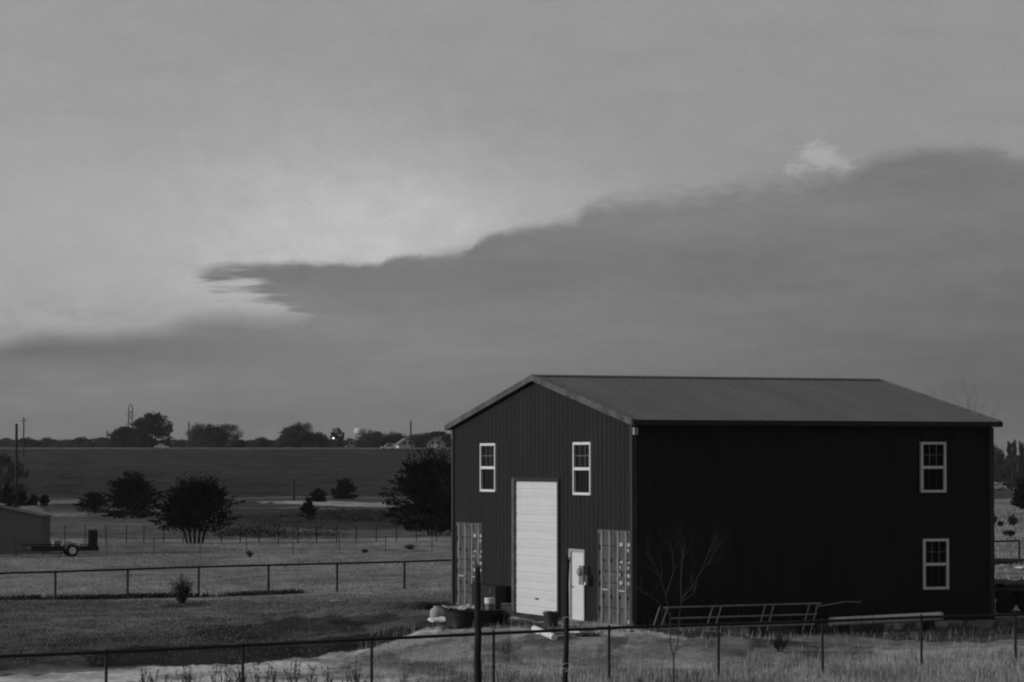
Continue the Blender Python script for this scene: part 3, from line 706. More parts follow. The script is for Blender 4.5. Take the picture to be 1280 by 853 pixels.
# evergreens right of the barn
for i, (x, top, w_, Y) in enumerate(((1243, 556, 26, 700), (1252, 561, 20, 680), (1262, 557, 14, 720), (1268, 555, 12, 690), (1277, 557, 14, 700), (1288, 553, 18, 710), (1300, 556, 24, 700), (1246, 566, 22, 660), (1259, 570, 20, 655), (1273, 568, 22, 650), (1232, 560, 26, 690), (1310, 560, 24, 680))):
    put('con' if i in (2, 3, 4, 5) else 'b', x, top, w_, Y, 'dark evergreen in the tall tree wall right of the barn', 'tree wall right of the barn')
p = gp(1277, 637); o = cedar(38/(FPX/p.y), 26/(FPX/p.y), 80, 45, .02, name='bush', leaf=.3); o.location = p; tag(o, 'large dark bush at the right edge of the picture beyond the fence', 'bush')
for px, py, hh, ww, lb in ((1266, 658, 17, 14, 'dark ragged bush leaning in the pale ground right of the barn'), (1250, 659, 9, 8, 'small dark bush close to the barn edge in pale ground'), (1243, 655, 12, 8, 'dark bush half hidden by the right edge of the barn'), (1262, 671, 8, 16, 'low grey bush just behind the fence rail right of the barn')):
    p = gp(px, py); s = FPX/p.y; o = twigbush(hh/s, ww/s, m_bush, 50, leafy=500, leaf=.18); o.location = p; tag(o, lb, 'bush')
# left edge brush
for i, (px, py, hh, ww, lb) in enumerate(((8, 634, 26, 22, 'dark brush at the left picture edge behind the shed'), (27, 633, 18, 20, 'dark bush at the foot of the tall left utility pole'), (42, 632, 13, 14, 'low dark bush right of the tall left utility pole'), (56, 633, 13, 12, 'small dark bush furthest right in the left brush'))):
    p = gp(px, py); s = FPX/p.y; o = cedar(hh/s, ww/s, 50, 40, .02, name='bush', leaf=.35); o.location = p; tag(o, lb, 'bush', 'brush around the left utility pole')
p = gp(6, 633); s = FPX/p.y; o = roundtree(72/s, 60/s, 2600, m=mat('thin_twigs', .03), bare=True, name='bare_tree', leaf=.35, clumps=26); o.location = p; tag(o, 'thin leafless tree at the left picture edge before the dark field', 'tree')
p = gp(300, 622); s = FPX/p.y

# ------------------------------------------------------------------ poles, towers, houses, cars far off
m_pole = mat('weathered_pole', .03, .9, .3, 3); m_steel = mat('tower_steel', .10, .6, .2, 1)
def upole(px, top, py=None, Y=None, rad=.14, label='', arm=True):
    p = gp(px, py) if py else Vector((at(px, 560, Y).x, Y, gz(at(px, 560, Y).x, Y)))
    h = at(px, top, p.y).z-p.z; r = empty('utility_pole', p)
    MB().tube([(0, 0, -.3), (0, 0, h)], [rad, rad*.8], 8).obj('pole', m_pole, r)
    if arm: MB().box(-.9, .9, -.06, .06, h-.9, h-.75).obj('cross_arm', m_pole, r)
    tag(r, label, 'utility pole', 'utility poles')
upole(20, 530, py=634, rad=.19, label='tallest thick utility pole standing before the dark field at left', arm=False)
upole(29.5, 522, Y=760, rad=.20, label='thin utility pole just right of the tall one at left')
upole(236, 527, Y=900, rad=.22, label='short pole rising from trees left of the broad horizon tree', arm=False)
upole(513.5, 526, Y=930, rad=.28, label='thin pole above the left gabled house near the barn', arm=False)
upole(133.5, 538, Y=1000, rad=.2, label='faint pole in the low tree line left of the lattice tower', arm=False)
p = gp(367, 626); r = empty('wooden_post', p); MB().tube([(0, 0, -.2), (0, 0, 25/FPX*p.y)], [.22, .2], 8).obj('post', m_pole, r); MB().box(-.3, .3, -.3, .3, 25/FPX*p.y, 25/FPX*p.y+.12).obj('post_cap', m_pole, r); tag(r, 'lone dark post standing on the pale path before the field', 'post')
# lattice tower
x = at(163, 560, 1700).x; z0 = gz(x, 1700); H_ = at(163, 505, 1700).z-z0; r = empty('lattice_tower', (x, 1700, z0)); mb = MB(); w0, w1 = 2.6, 1.0
for sx_ in (-1, 1):
    for sy_ in (-1, 1): mb.tube([(sx_*w0, sy_*w0, -1), (sx_*w1, sy_*w1, H_*.8), (sx_*1.2, sy_*1.2, H_*.9), (sx_*.4, sy_*.4, H_)], .17, 5)
mb.each('leg', m_steel, r); mb = MB(); nb = 9
for i in range(nb):
    za = H_*.88*i/nb; zb = H_*.88*(i+1)/nb; wa = w0+(w1-w0)*i/nb; wb = w0+(w1-w0)*(i+1)/nb
    for s1 in (-1, 1):
        mb.tube([(-wa, s1*wa, za), (wb, s1*wb, zb)], .09, 4); mb.tube([(wa, s1*wa, za), (-wb, s1*wb, zb)], .09, 4)
        mb.tube([(s1*wa, -wa, za), (s1*wb, wb, zb)], .09, 4)
mb.obj('braces', m_steel, r); mb = MB()
for z in (.62, .78): mb.tube([(-3.4, 0, H_*z), (3.4, 0, H_*z)], .14, 5)
mb.each('cross_arm', m_steel, r); tag(r, 'hazy grey lattice tower on the horizon left of the tallest tree', 'tower')
# water tower
x = at(450, 560, 1400).x; z0 = gz(x, 1400); zt = at(450, 535, 1400).z-z0; r = empty('water_tower', (x, 1400, z0))
MB().lathe([(.6, zt-3.4), (2.4, zt-3.0), (2.8, zt-2.2), (2.8, zt-.7), (2.0, zt-.1), (.3, zt)], k=20).obj('tank', mat('tank_paint', .55, .5), r, True)
mb = MB()
for k in range(5): a = k*2*PI/5; mb.tube([(math.cos(a)*2.6, math.sin(a)*2.6, -1), (math.cos(a)*2.2, math.sin(a)*2.2, zt-2.6)], .15, 5)
mb.each('leg', m_steel, r); tag(r, 'pale water tower tank showing above the horizon trees', 'water tower')
# houses
m_hw = mat('pale_siding', .55, .8, .2, .6); m_hr = mat('shingle_roof', .17, .9, .3, .8); m_win = mat('house_window', .03, .2); m_ht = mat('house_trim', .55, .6)
def house(px, py, wpx, hpx, Y, label, lean=0):
    s = FPX/Y; w = wpx/s; x = at(px, py, Y).x; z = gz(x, Y); top = at(px, py-hpx, Y).z-z; ev = top*.48; r = empty('house', (x, Y, z), lean)
    h = MB(); h.box(-w/2, w/2, 0, 9, -.5, ev); h.poly([(-w/2, 0, ev), (w/2, 0, ev), (0, 0, top-.2)]); h.poly([(w/2, 9, ev), (-w/2, 9, ev), (0, 9, top-.2)]); h.obj('wall', m_hw, r)
    rf = MB()
    for sg in (-1, 1):
        a = [(sg*(w/2+.4), -.5, ev-.3), (sg*(w/2+.4), 9.5, ev-.3), (0, 9.5, top), (0, -.5, top)]; b = [(p_[0], p_[1], p_[2]-.22) for p_ in a]
        rf.poly(a); rf.poly(b[::-1])
        for i in range(4): j = (i+1) % 4; rf.poly([a[i], a[j], b[j], b[i]])
    rf = rf.obj('roof', m_hr, r); MB().box(.8, 1.5, 5, 5.7, top-1.4, top+.5).obj('chimney', m_hr, rf)
    MB().box(-w/2+.02, -w/2+.5, -.06, -.01, 0, ev).obj('corner_board', m_ht, r)
    for xx in (-w*.12, w*.22): f = MB().box(xx-.45, xx+.45, -.08, -.02, .9, 2.1).obj('window', m_ht, r); MB().box(xx-.36, xx+.36, -.10, -.081, 1.0, 2.0).obj('pane', m_win, f)
    MB().box(w*.38-.35, w*.38+.1, -.07, -.02, 0, 2.0).obj('door', m_win, r)
    tag(r, label, 'house', 'small houses on the horizon')
house(508, 566, 19, 18, 905, 'small grey gabled house right of the pale van on the horizon', .15)
house(543, 563, 18, 16, 925, 'small grey gabled house closest to the barn, behind the tallest cedar', -.1)
house(440, 566, 13, 11, 910, 'low grey house left of the pale van, below the water tower', .1)
# street lamp
x = at(419, 548, 905).x; z0 = gz(x, 905); h = at(419, 548, 905).z-z0; r = empty('street_lamp', (x, 905, z0)); MB().tube([(0, 0, -.3), (0, 0, h), (-.5, -.4, h+.3)], [.12, .09, .07], 6).obj('pole', m_pole, r)
MB().lathe([(.12, .25), (.26, .18), (.28, .0), (.22, -.2), (.08, -.25)], (-.5, -.6, h), 12).obj('lamp_head', mat('lamp_glow', .8, .5, .02, emis=1.6), r); tag(r, 'bright street lamp glowing in front of the egg shaped tree', 'street lamp')
# cars
m_cw = mat('white_car_paint', .75, .35, .05); m_cd = mat('dark_car_paint', .03, .35); m_tyre = mat('tyre_rubber', .015, .9); m_rim = mat('wheel_rim', .4, .5); m_cg = mat('car_glass', .02, .15)
def car(loc, rz, m, label, L_=4.5, van=False):
    r = empty('parked_car', loc, rz); w = .88; hh = 1.75 if van else 1.5; z0 = .32
    side = [(-L_/2, .35), (-L_/2, .95), (-L_/2+.15, 1.0), (-L_*.38, hh-.08) if van else (-L_*.30, 1.02), (-L_*.33, hh) if van else (-L_*.2, hh-.03), (L_*.08, hh), (L_*.25, 1.02), (L_*.46, .90), (L_/2, .72), (L_/2, .35)]
    b = MB(); A = [(x_, -w*(.82 if z_ > 1.1 else 1), z_) for x_, z_ in side]; B = [(x_, w*(.82 if z_ > 1.1 else 1), z_) for x_, z_ in side]
    b.poly(A); b.poly(B[::-1]); n_ = len(side)
    for i in range(n_): j = (i+1) % n_; b.poly([A[j], A[i], B[i], B[j]])
    b.obj('body', m, r)
    for sg in (-1, 1):
        g = MB(); yy = sg*w*.90; x0 = -L_*.31 if van else -L_*.2
        g.poly([(x0, sg*(w+.0), 1.04), (L_*.2, sg*(w+.0), 1.04), (L_*.07, sg*(w*.86), hh-.12), (x0+.08, sg*(w*.86), hh-.12)]).obj('side_window', m_cg, r)
        for xx in (-L_*.3, L_*.31):
            wh = MB().lathe([(.33, sg*.80), (.33, sg*.92)], (xx, 0, .33), 16, 'y').obj('wheel', m_tyre, r); MB().lathe([(.19, sg*.921), (.17, sg*.93)], (xx, 0, .33), 12, 'y').obj('rim', m_rim, wh)
        MB().box(L_/2-.02, L_/2+.02, sg*.62-.15, sg*.62+.15, .62, .76).obj('headlight', m_rim, r)
        MB().box(-L_/2-.02, -L_/2+.02, sg*.68-.12, sg*.68+.12, .70, .88).obj('tail_light', m_cg, r)
    tag(r, label, 'car', 'cars parked on the far edge of the field')
    return r
def cpos(px, py, Y): x = at(px, py, Y).x; return (x, Y, gz(x, Y))
car(cpos(485, 566, 870), PI+.1, m_cw, 'white van parked left of the small gabled houses', 4.4, True)
car(cpos(202, 562, 880), .1, m_cw, 'white car parked under the tallest horizon tree', 4.2)
car(cpos(1243, 611, 560), .2, m_cw, 'white car partly hidden by the right edge of the barn', 4.2)
car(cpos(1258, 611.5, 575), .1, m_cd, 'dark low car beside the white one right of the barn', 4.0)

# ------------------------------------------------------------------ fences
m_rail = mat('dark_pipe', .012, .7, .3, 4); m_tpost = mat('rusty_post', .03, .9, .3, 6)
def fence(name, pts, rail_r, post_r, label, cat='fence', wires=(), post_ext=.06, side_bot=0.3, every=True, rails=True, mrail=None):
    """pts: list of (x,y,ground,top)"""
    p0 = Vector(pts[0][:3]); r = empty(name, p0); mr = mrail or m_rail
    if rails:
        MB().tube([Vector((x, y, t_))-p0 for x, y, g, t_ in pts], rail_r, 8).obj('top_rail', mr, r)
    for x, y, g, t_ in pts:
        MB().tube([Vector((x, y, g-side_bot))-p0, Vector((x, y, t_+post_ext))-p0], post_r, 8).obj('post', mr, r)
    for f in wires:
        MB().tube([Vector((x, y, g+(t_-g)*f))-p0 for x, y, g, t_ in pts], .004 if rails else .006, 4).obj('wire', mr, r)
    tag(r, label, cat); return r
def fpt(xn, b, c, z0, k):
    px = (xn+b*k)/(1+c*k); Y = z0*(1+c*k); return px, Y
NF = []
for k in range(-1, 11):
    px, Y = fpt(134, 179.3, .0296, 58.5, k); P = at(px, 600, Y); zt = EYE-(np.interp(px, [-50, 0, 134, 461, 761, 898, 1028, 1151, 1268, 1400], [822, 819.5, 814.5, 798.5, 784.5, 780, 776, 771, 768, 764])-HOR)*Y/FPX
    NF.append((P.x, Y, gz(P.x, Y), zt))
fence('pipe_fence', NF, .034, .030, 'nearest dark pipe rail fence crossing the foreground grass')
LF = []
for k in range(-2, 16):
    px, Y = fpt(70, 91.7, .009, 123.6, k); P = at(px, 600, Y); zt = EYE-(np.interp(px, [-200, 70, 249, 506, 1265, 1400], [722, 714.5, 708.5, 702, 676, 671])-HOR)*Y/FPX
    LF.append((P.x, Y, gz(P.x, Y), zt))
fence('pipe_fence', LF, .042, .048, 'second dark pipe rail fence beyond the lawn, running behind the barn', post_ext=.0)
TF = []
for px in list(range(-33, 190, 25))+[213+24*i for i in range(-1, 18)]:
    p = gp(px, 676.5 if px < 260 else 676.5-(px-260)*.012); TF.append((p.x, 205.0+random.uniform(-.3, .3), 0, 0))
TF = [(x, y, gz(x, y), gz(x, y)+1.12) for x, y, _, _ in TF]
fence('wire_fence', TF, .012, .035, 'thin post and wire fence behind the meadow, nearest the cedars', wires=(.5, .98), rails=False, mrail=m_tpost)
QF = []
for k in range(-2, 10):
    px = 76+58*k
    if px > 560: break
    p = gp(px, 694.5-k*.5); QF.append((p.x, p.y, gz(p.x, p.y), gz(p.x, p.y)+.95))
fence('wire_fence', QF, .01, .022, 'faint wire fence of thin rods in the pale meadow behind the trailer', wires=(.9,), rails=False, mrail=m_tpost)

# two tall rough posts in the foreground
m_wood = mat('weathered_wood', .02, .95, .5, 7, stretch=(1, 1, .2), bump=.5)
def rough_post(px, top, Y, rad, lean, label, wrap=False):
    x = at(px, 853, Y).x; g = gz(x, Y); T_ = at(px+lean, top, Y); p = Vector((x, Y, g)); r = empty('wooden_post', p); h = T_.z-g; mb = MB(); n_ = 9; pts = []
    for i in range(n_): f = i/(n_-1); pts.append((Vector((0, 0, -.4)).lerp(Vector((T_.x-x, 0, h)), f)+Vector((random.gauss(0, .006), random.gauss(0, .006), 0))))
    rs = [rad*random.uniform(.93, 1.07)*(1.12-.22*i/n_) for i in range(n_)]; rs[-1] *= .8
    mb.tube(pts, rs, 10); mb.obj('post', m_wood, r)
    sp_ = MB()
    for k in range(3): sp_.box(T_.x-x-.03+.03*k-.008, T_.x-x-.03+.03*k+.012, -.02, .02, h-.03, h+.04+.03*(k % 2))
    sp_.each('splinter', m_wood, r)
    if wrap:
        wr = MB()
        for z in (h*.30, h*.33, h*.62): 
            c = Vector((0, 0, -.4)).lerp(Vector((T_.x-x, 0, h)), (z+.4)/(h+.4)); wr.tube([c+Vector((math.cos(a)*rad*1.25, math.sin(a)*rad*1.25, .012*a)) for a in np.linspace(0, 6.8, 14)], .006, 4)
        c = Vector(((T_.x-x)*.3, -rad*1.2, h*.3)); wr.tube([c, c+Vector((.08, -.03, .06)), c+Vector((.12, 0, -.03))], .006, 4)
        wr.obj('wire_wrap', mat('pale_wire', .4, .5), r)
    tag(r, label, 'post', 'tall foreground posts'); return r
random.seed(9)
rough_post(598, 710, 48, .058, -1, 'tall thick dark wooden post in front of the left container')
rough_post(704.5, 700, 47.5, .045, 5, 'tall leaning wooden post wrapped with wire, left of the walk door', True)

# ------------------------------------------------------------------ trailer, shed
p = gp(88, 696); s = FPX/p.y; px2m = 1/s; m_tr = mat('trailer_steel', .012, .6, .3, 4)
r = empty('utility_trailer', p, .28)
X = lambda px: (px-88)*px2m
Z = lambda py: (696-py)*px2m
MB().box(X(38), X(121), -.75, -.69, Z(689), Z(682.5)).box(X(38), X(121), .69, .75, Z(688), Z(683.5)).box(X(37), X(39), -.69, .69, Z(688), Z(683.5)).box(X(119), X(121), -.69, .69, Z(688), Z(683.5)).obj('frame', m_tr, r)
MB().box(X(39), X(119), -.69, .69, Z(686), Z(685)).obj('deck', mat('deck_boards', .12), r)
mb = MB().tube([(X(27), -.72, Z(681)), (X(72), -.72, Z(681))], .035).tube([(X(27), .72, Z(681)), (X(72), .72, Z(681))], .035).tube([(X(98), -.72, Z(681)), (X(108), -.72, Z(681))], .03)
for q_ in (28, 38, 50, 61, 71, 98, 108): mb.tube([(X(q_), -.72, Z(681)), (X(q_), -.72, Z(687))], .03)
mb.each('side_rail', m_tr, r)
MB().tube([(X(38), -.6, Z(687)), (X(20), 0, Z(688))], .045).tube([(X(38), .6, Z(687)), (X(20), 0, Z(688))], .045).tube([(X(21), 0, Z(687)), (X(21), 0, Z(695.5))], .03).obj('tow_hitch', m_tr, r)
mb = MB()
for q_ in np.linspace(108, 120.5, 6): mb.tube([(X(q_), -.66+(q_-108)*.02, Z(688)), (X(q_)+.05, -.66+(q_-108)*.1, Z(663))], .028)
for yy in (-.66, .5): mb.box(X(107.5), X(121), yy, yy+.05, Z(688), Z(686.5))
for zz in (663, 671, 679): mb.tube([(X(108)+.05*(688-zz)/25, -.64, Z(zz)), (X(121)+.05*(688-zz)/25, .4, Z(zz))], .03)
mb.box(X(108.5), X(120.5), -.45, -.43, Z(688), Z(664)); mb.obj('ramp_gate', m_tr, r)
for yy, nm in ((-.95, 0), (.75, 1)):
    wh = MB().lathe([(.20, 0), (.34, .02), (.36, .06), (.36, .16), (.34, .20), (.2, .22)], (0, yy, .36), 20, 'y').obj('wheel', m_tyre, r)
    MB().lathe([(.04, -.012), (.10, -.012), (.21, .0), (.21, .02)][::-1], (0, yy, .36), 16, 'y').obj('rim', mat('white_rim', .6), wh)
    fd = MB(); 
    for i in range(8):
        a0 = PI*.05+PI*.9*i/8; a1 = PI*.05+PI*.9*(i+1)/8
        fd.quad((math.cos(a0)*.44, yy-.02, .40+math.sin(a0)*.42), (math.cos(a1)*.44, yy-.02, .40+math.sin(a1)*.42), (math.cos(a1)*.44, yy+.26, .40+math.sin(a1)*.42), (math.cos(a0)*.44, yy+.26, .40+math.sin(a0)*.42))
        fd.quad((math.cos(a1)*.44, yy-.022, .40+math.sin(a1)*.42), (math.cos(a0)*.44, yy-.022, .40+math.sin(a0)*.42), (math.cos(a0)*.385, yy-.022, .40+math.sin(a0)*.36), (math.cos(a1)*.385, yy-.022, .40+math.sin(a1)*.36))
    fd.obj('fender', mat('grey_fender', .13), r)
tag(r, 'black utility trailer with raised ramp gate and white wheel rim', 'trailer')
r2 = MB().box(X(66), X(75), -.5, .1, .0, .42).obj('toolbox', mat('pale_toolbox', .22), None); r2.location = p+Vector((0, 0, Z(685))); r2.rotation_euler = (0, 0, .28)
tag(r2, 'pale toolbox lying on the trailer bed just left of the wheel', 'toolbox')
# shed
p = gp(62, 697); s = FPX/p.y; p2 = Vector((at(53, 697, p.y+6).x, p.y+6, 0)); p2.z = gz(p2.x, p2.y); r = empty('shed', p2); m_sh = mat('dark_shed_siding', .085, .8, .12, 1.5, stretch=(6, 1, .3))
wS = 6.0; hR, hL = 48/s, 60/s; k_ = (hL-hR)/(wS/2)
mb = MB(); mb.poly([(-wS, 0, -.3), (0, 0, -.3), (0, 0, hR), (-wS/2, 0, hL), (-wS, 0, hR)]); mb.poly([(0, 3, -.3), (-wS, 3, -.3), (-wS, 3, hR), (-wS/2, 3, hL), (0, 3, hR)]); mb.quad((0, 0, -.3), (0, 3, -.3), (0, 3, hR), (0, 0, hR)); mb.quad((-wS, 3, -.3), (-wS, 0, -.3), (-wS, 0, hR), (-wS, 3, hR)); mb.obj('wall', m_sh, r)
rf = MB()
for sg in (0, 1):
    f_ = lambda x_: x_ if sg == 0 else -wS-x_
    a = [(f_(.12), -.12, hR-.03), (f_(.12), 3.1, hR-.03), (f_(-wS/2), 3.1, hL+.04), (f_(-wS/2), -.12, hL+.04)]; b = [(q_[0], q_[1], q_[2]+.07) for q_ in a]
    rf.poly(a[::-1]); rf.poly(b)
    for i in range(4): j = (i+1) % 4; rf.poly([a[i], a[j], b[j], b[i]])
rf.obj('roof', mat('shed_roofing', .07), r)
MB().box(-wS/2-.35, -wS/2+.25, -.16, 3.12, hL+.10, hL+.18).obj('ridge_cap', mat('white_ridge', .45), r)
MB().box(-4.2, -3.2, -.03, -.005, -.2, 1.9).obj('door', m_sh, r)
tag(r, 'dark low shed with gabled roof at the left picture edge behind the trailer', 'shed')

# ------------------------------------------------------------------ things around the barn
def loc_w(s_, g_, z=0): c, k = math.cos(BYAW), math.sin(BYAW); return Vector((BX+s_*c-g_*k, BY+s_*k+g_*c, z))
m_blk = mat('black_plastic', .008, .6, .3, 5); m_scrap = mat('white_sheet', .72, .6, .06, 4); m_pale = mat('pale_canvas', .38, .8, .15, 4)
def base(px, py): p = gp(px, py); return p
# planter tub
p = base(689, 783); mb = MB().lathe([(.15, 0), (.175, .02), (.21, .33), (.225, .34), (.225, .38), (.205, .38), (.19, .33)], k=20); r = empty('planter_tub', p); mb.obj('tub', mat('dark_tub', .03, .6), r, False)
P = rng.normal(size=(120, 3))*[.09, .09, .02]+[0, 0, .37]; leaves(P, rand_dir(120), .06, .02, 'soil_and_stalks', m_dry, r); tag(r, 'dark round planter tub in front of the roll up door', 'planter')
# big black tub with sheets
def drum(px0, px1, py0, py1, name, m, label, cat, tub=False):
    b = base((px0+px1)/2, py1); s = FPX/b.y; w = (px1-px0)/s; h = (py1-py0)/s; r = empty(name, b)
    return r, w, h
r, w, h = drum(556, 606, 764, 784, 'stock_tank', m_blk, '', '')
MB().lathe([(w*.44, -.02), (w*.47, .02), (w*.48, h*.5), (w*.5, h*.95), (w*.515, h), (w*.47, h), (w*.45, h*.7)], k=24).obj('tank_shell', m_blk, r); MB().tube([(math.cos(a)*w*.51, math.sin(a)*w*.51, h*.98) for a in np.linspace(0, 2*PI, 24)], .02, 5).obj('rim', m_blk, r)
tag(r, 'wide black stock tank full of scrap in front of the left container', 'tank'); tk = Vector(r.location)
def crumple(name, p, sx_, sy_, h, m, label, cat, rz=0, seed=1, thick=.02):
    n_ = 14; rs_ = np.random.default_rng(seed); g = np.linspace(-.5, .5, n_); XX, YY = np.meshgrid(g, g); nz = rs_.random((n_, n_)); nz = (nz+np.roll(nz, 1, 0)+np.roll(nz, 1, 1))/3
    ed = 1+.25*(rs_.random((n_, n_))-.5); ZZ = h*nz*(1-.5*(XX**2+YY**2)*2)
    v = np.stack([XX*sx_*ed, YY*sy_*ed, ZZ], -1).reshape(-1, 3); v2 = v-[0, 0, thick]; v2[:, 2] = np.minimum(v2[:, 2], v[:, 2]-.004); i_ = np.arange(n_*n_).reshape(n_, n_)
    f = np.stack([i_[:-1, :-1], i_[:-1, 1:], i_[1:, 1:], i_[1:, :-1]], -1).reshape(-1, 4); f2 = f[:, ::-1]+n_*n_
    rim = list(i_[0, :])+list(i_[1:, -1])+list(i_[-1, -2::-1])+list(i_[-2:0:-1, 0]); N2 = n_*n_
    f3 = np.array([(rim[j], rim[(j+1) % len(rim)], rim[(j+1) % len(rim)]+N2, rim[j]+N2) for j in range(len(rim))])[:, ::-1]
    o = nmesh(name, np.concatenate([v, v2]), np.concatenate([f, f2, f3]), m); o.location = p; o.rotation_euler = (0, 0, rz); tag(o, label, cat); return o
crumple('plastic_sheet', tk+Vector((.12, -.05, h+.02)), .55, .6, .20, mat('crumpled_pale_plastic', .5, .6, .2, 8), 'crumpled pale plastic sheet lying on top of the black stock tank', 'sheet', .3, 2)
p = base(554, 781); crumple('white_board', p+Vector((.06, .2, .10)), .85, 1.3, .12, m_scrap, 'bright white board lying on the ground left of the stock tank', 'board', .1, 4, .05)
p = base(546, 777)+Vector((0, .25, 0)); mb = MB(); r = empty('gas_cylinder', p); mb.lathe([(.13, 0), (.17, .04), (.205, .12), (.205, .26), (.17, .33), (.10, .375), (.05, .39)], k=20).obj('cylinder_shell', m_pale, r, True)
MB().lathe([(.10, .37), (.10, .42)], k=12).obj('collar', m_pale, r); tag(r, 'round pale gas cylinder standing behind the white board', 'gas cylinder')
p = base(533, 762); r = empty('old_tyre', p); mb = MB(); prof = [(.26, .0), (.40, .0), (.46, .04), (.46, .15), (.40, .19), (.26, .19)]; mb.lathe([(.24, .04)]+prof[1:]+[(.24, .15)], k=24).obj('tyre', m_tyre, r); MB().lathe([(.23, .05), (.23, .07), (.1, .08)], k=16).obj('hub', m_blk, r)
tag(r, 'old dark tyre lying on the lawn left of the barn corner', 'tyre')
# dark crate against wall
p = loc_w(-.30, 9.75); r = empty('storage_crate', p, BYAW); MB().box(-.20, .22, -.98, .98, 0, .70).obj('box', m_blk, r); MB().box(-.22, .23, -1.0, 1.0, .70, .77).obj('lid', m_blk, r)
for y_ in (-.6, .6): MB().box(-.225, -.20, y_-.05, y_+.05, .56, .68).obj('latch', m_track, r)
tag(r, 'long black storage crate against the wall between container and door', 'crate')
# bucket on heap
p = base(612, 779); s = FPX/p.y
r = empty('tool_chest', p); hc = 14/s; MB().box(-.42, .42, -.25, .25, 0, hc).obj('chest', m_blk, r); MB().box(-.43, .43, -.26, .26, hc, hc+.05).obj('lid', m_blk, r); tag(r, 'low black chest with a white bucket on it, beside the stock tank', 'chest')
r = empty('bucket', p+Vector((0, .05, hc+.05))); MB().lathe([(.11, 0), (.13, .30)], k=18).obj('pail', mat('bucket_grey', .16, .5, .2), r); MB().lathe([(.137, .17), (.14, .19), (.14, .33), (.12, .335)], k=18).obj('lid', m_scrap, r)
tag(r, 'white topped plastic bucket standing on the black chest', 'bucket')
p = base(624, 780)+Vector((.05, .1, 0)); o = twigbush(.45, .75, mat('dark_tangle', .012), 80, name='wire_tangle', leafy=700, leaf=.06); o.location = p; tag(o, 'dark heap of tangled wire and brush left of the roll up door', 'heap')
# stack of wire baskets near the jamb
p = base(634, 771)+Vector((0, .1, 0)); r = empty('wire_basket', p); m_wb = mat('wire_basket_steel', .22, .5, .3, 6)
mb = MB()
for z in (.0, .13, .26, .36):
    mb.tube([(-.16, -.16, z), (.16, -.16, z), (.16, .16, z), (-.16, .16, z), (-.16, -.16, z)], .011, 4)
for a in np.linspace(-.16, .16, 6):
    mb.tube([(a, -.16, 0), (a, -.16, .36)], .009, 4); mb.tube([(a, .16, 0), (a, .16, .36)], .009, 4); mb.tube([(-.16, a, 0), (-.16, a, .36)], .009, 4)
mb.obj('basket', m_wb, r); crumple('contents', Vector((0, 0, .1)), .28, .28, .2, mat('grey_rags', .10), '', '').parent = r
tag(r, 'grey wire basket of rags beside the left jamb of the roll up door', 'basket')
# boards on the ground in front of the walk door
def plank(px0, py0, px1, py1, w, t_, m, label, cat='board'):
    a = gp(px0, py0); b = gp(px1, py1); c = (a+b)/2; d = b-a; o = MB().box(-d.length/2, d.length/2, -w/2, w/2, 0, t_).obj('plank', m, None); o.location = c+Vector((0, 0, .01)); o.rotation_euler = (0, 0, math.atan2(d.y, d.x)); tag(o, label, cat); return o
def pipe(px0, py0, px1, py1, rd, m, label):
    a = gp(px0, py0); b = gp(px1, py1); c = (a+b)/2; d = (b-a)/2; mb = MB().tube([-d, d], rd, 14); o = mb.obj('pipe', m, None); o.location = c+Vector((0, 0, rd+.01)); tag(o, label, 'pipe'); return o
pipe(668, 791, 693, 802, .085, m_scrap, 'short thick white pipe pointing at the camera, left of the leaning post')
plank(664, 790, 676, 795, .10, .04, m_scrap, 'narrow white plank lying left of the short white pipe')
plank(688, 793, 706, 791, .20, .05, m_scrap, 'white plank lying behind the short white pipe')
plank(706, 791, 727, 792, .22, .06, m_scrap, 'white plank lying in front of the walk door')
plank(690, 799, 703, 795, .25, .03, mat('scuffed_board', .4, .8, .5, 9), 'scuffed white board right beside the mouth of the white pipe')
plank(760, 787, 790, 790, .12, .04, mat('grey_board', .3), 'thin grey board on the ground below the right container')
p = base(735, 796); o = crumple('burlap_heap', p, .6, .4, .12, mat('dark_burlap', .04), 'dark flat heap on the ground below the meter box', 'heap', 0, 8)
p = gp(421, 753); crumple('paper_scrap', p+Vector((0, 0, .04)), .45, .7, .06, mat('pale_scrap', .28), 'pale flat scrap lying alone on the lawn before the second fence', 'scrap', .2, 21)
p = gp(573, 764); crumple('rag', p+Vector((0, 0, .05)), .45, .5, .16, mat('pale_rag', .3, .8, .3, 6), 'pale grey rag behind the left end of the black stock tank', 'rag', .4, 23)
plank(552, 768, 572, 771, .14, .08, m_blk, 'black plank lying between the gas cylinder and the stock tank')
plank(545, 757, 566, 762, .10, .04, mat('grey_lath', .2), 'thin grey plank on the grass at the left corner of the barn')
# leaning steel frame rack (rails and slanted twin struts)
m_rk = mat('rusty_rack_steel', .24, .6, .35, 5); r = empty('steel_rack', loc_w(.6, -.9, gz(*loc_w(.6, -.9)[:2])), BYAW); rb = Vector(r.location)
def L2(s_, o_, z_): return Vector((s_-.6, -o_+.9, z_-rb.z))
def row(f): return (.35-.0*f, .35+.75*f, .52-.58*f)     # shift, out, z
def shear(s_, f): return s_+.22-.58*f
mb = MB()
for f, s0, s1 in ((0, .45, 5.35), (.48, .75, 5.3), (.92, .55, 5.3)):
    _, o_, z_ = row(f); mb.tube([L2(shear(s0, f)+.1, o_, z_), L2(shear(s1, f), o_, z_+.03)], .026, 6)
mb.each('long_rail', m_rk, r); mb = MB()
for s_ in (.42, .66, 2.02, 2.28, 3.62, 3.88, 4.98, 5.24):
    mb.tube([L2(shear(s_, 0), row(0)[1]-.01, row(0)[2]+.02), L2(shear(s_, 1.12), row(1.12)[1]-.01, row(1.12)[2])], .020, 5)
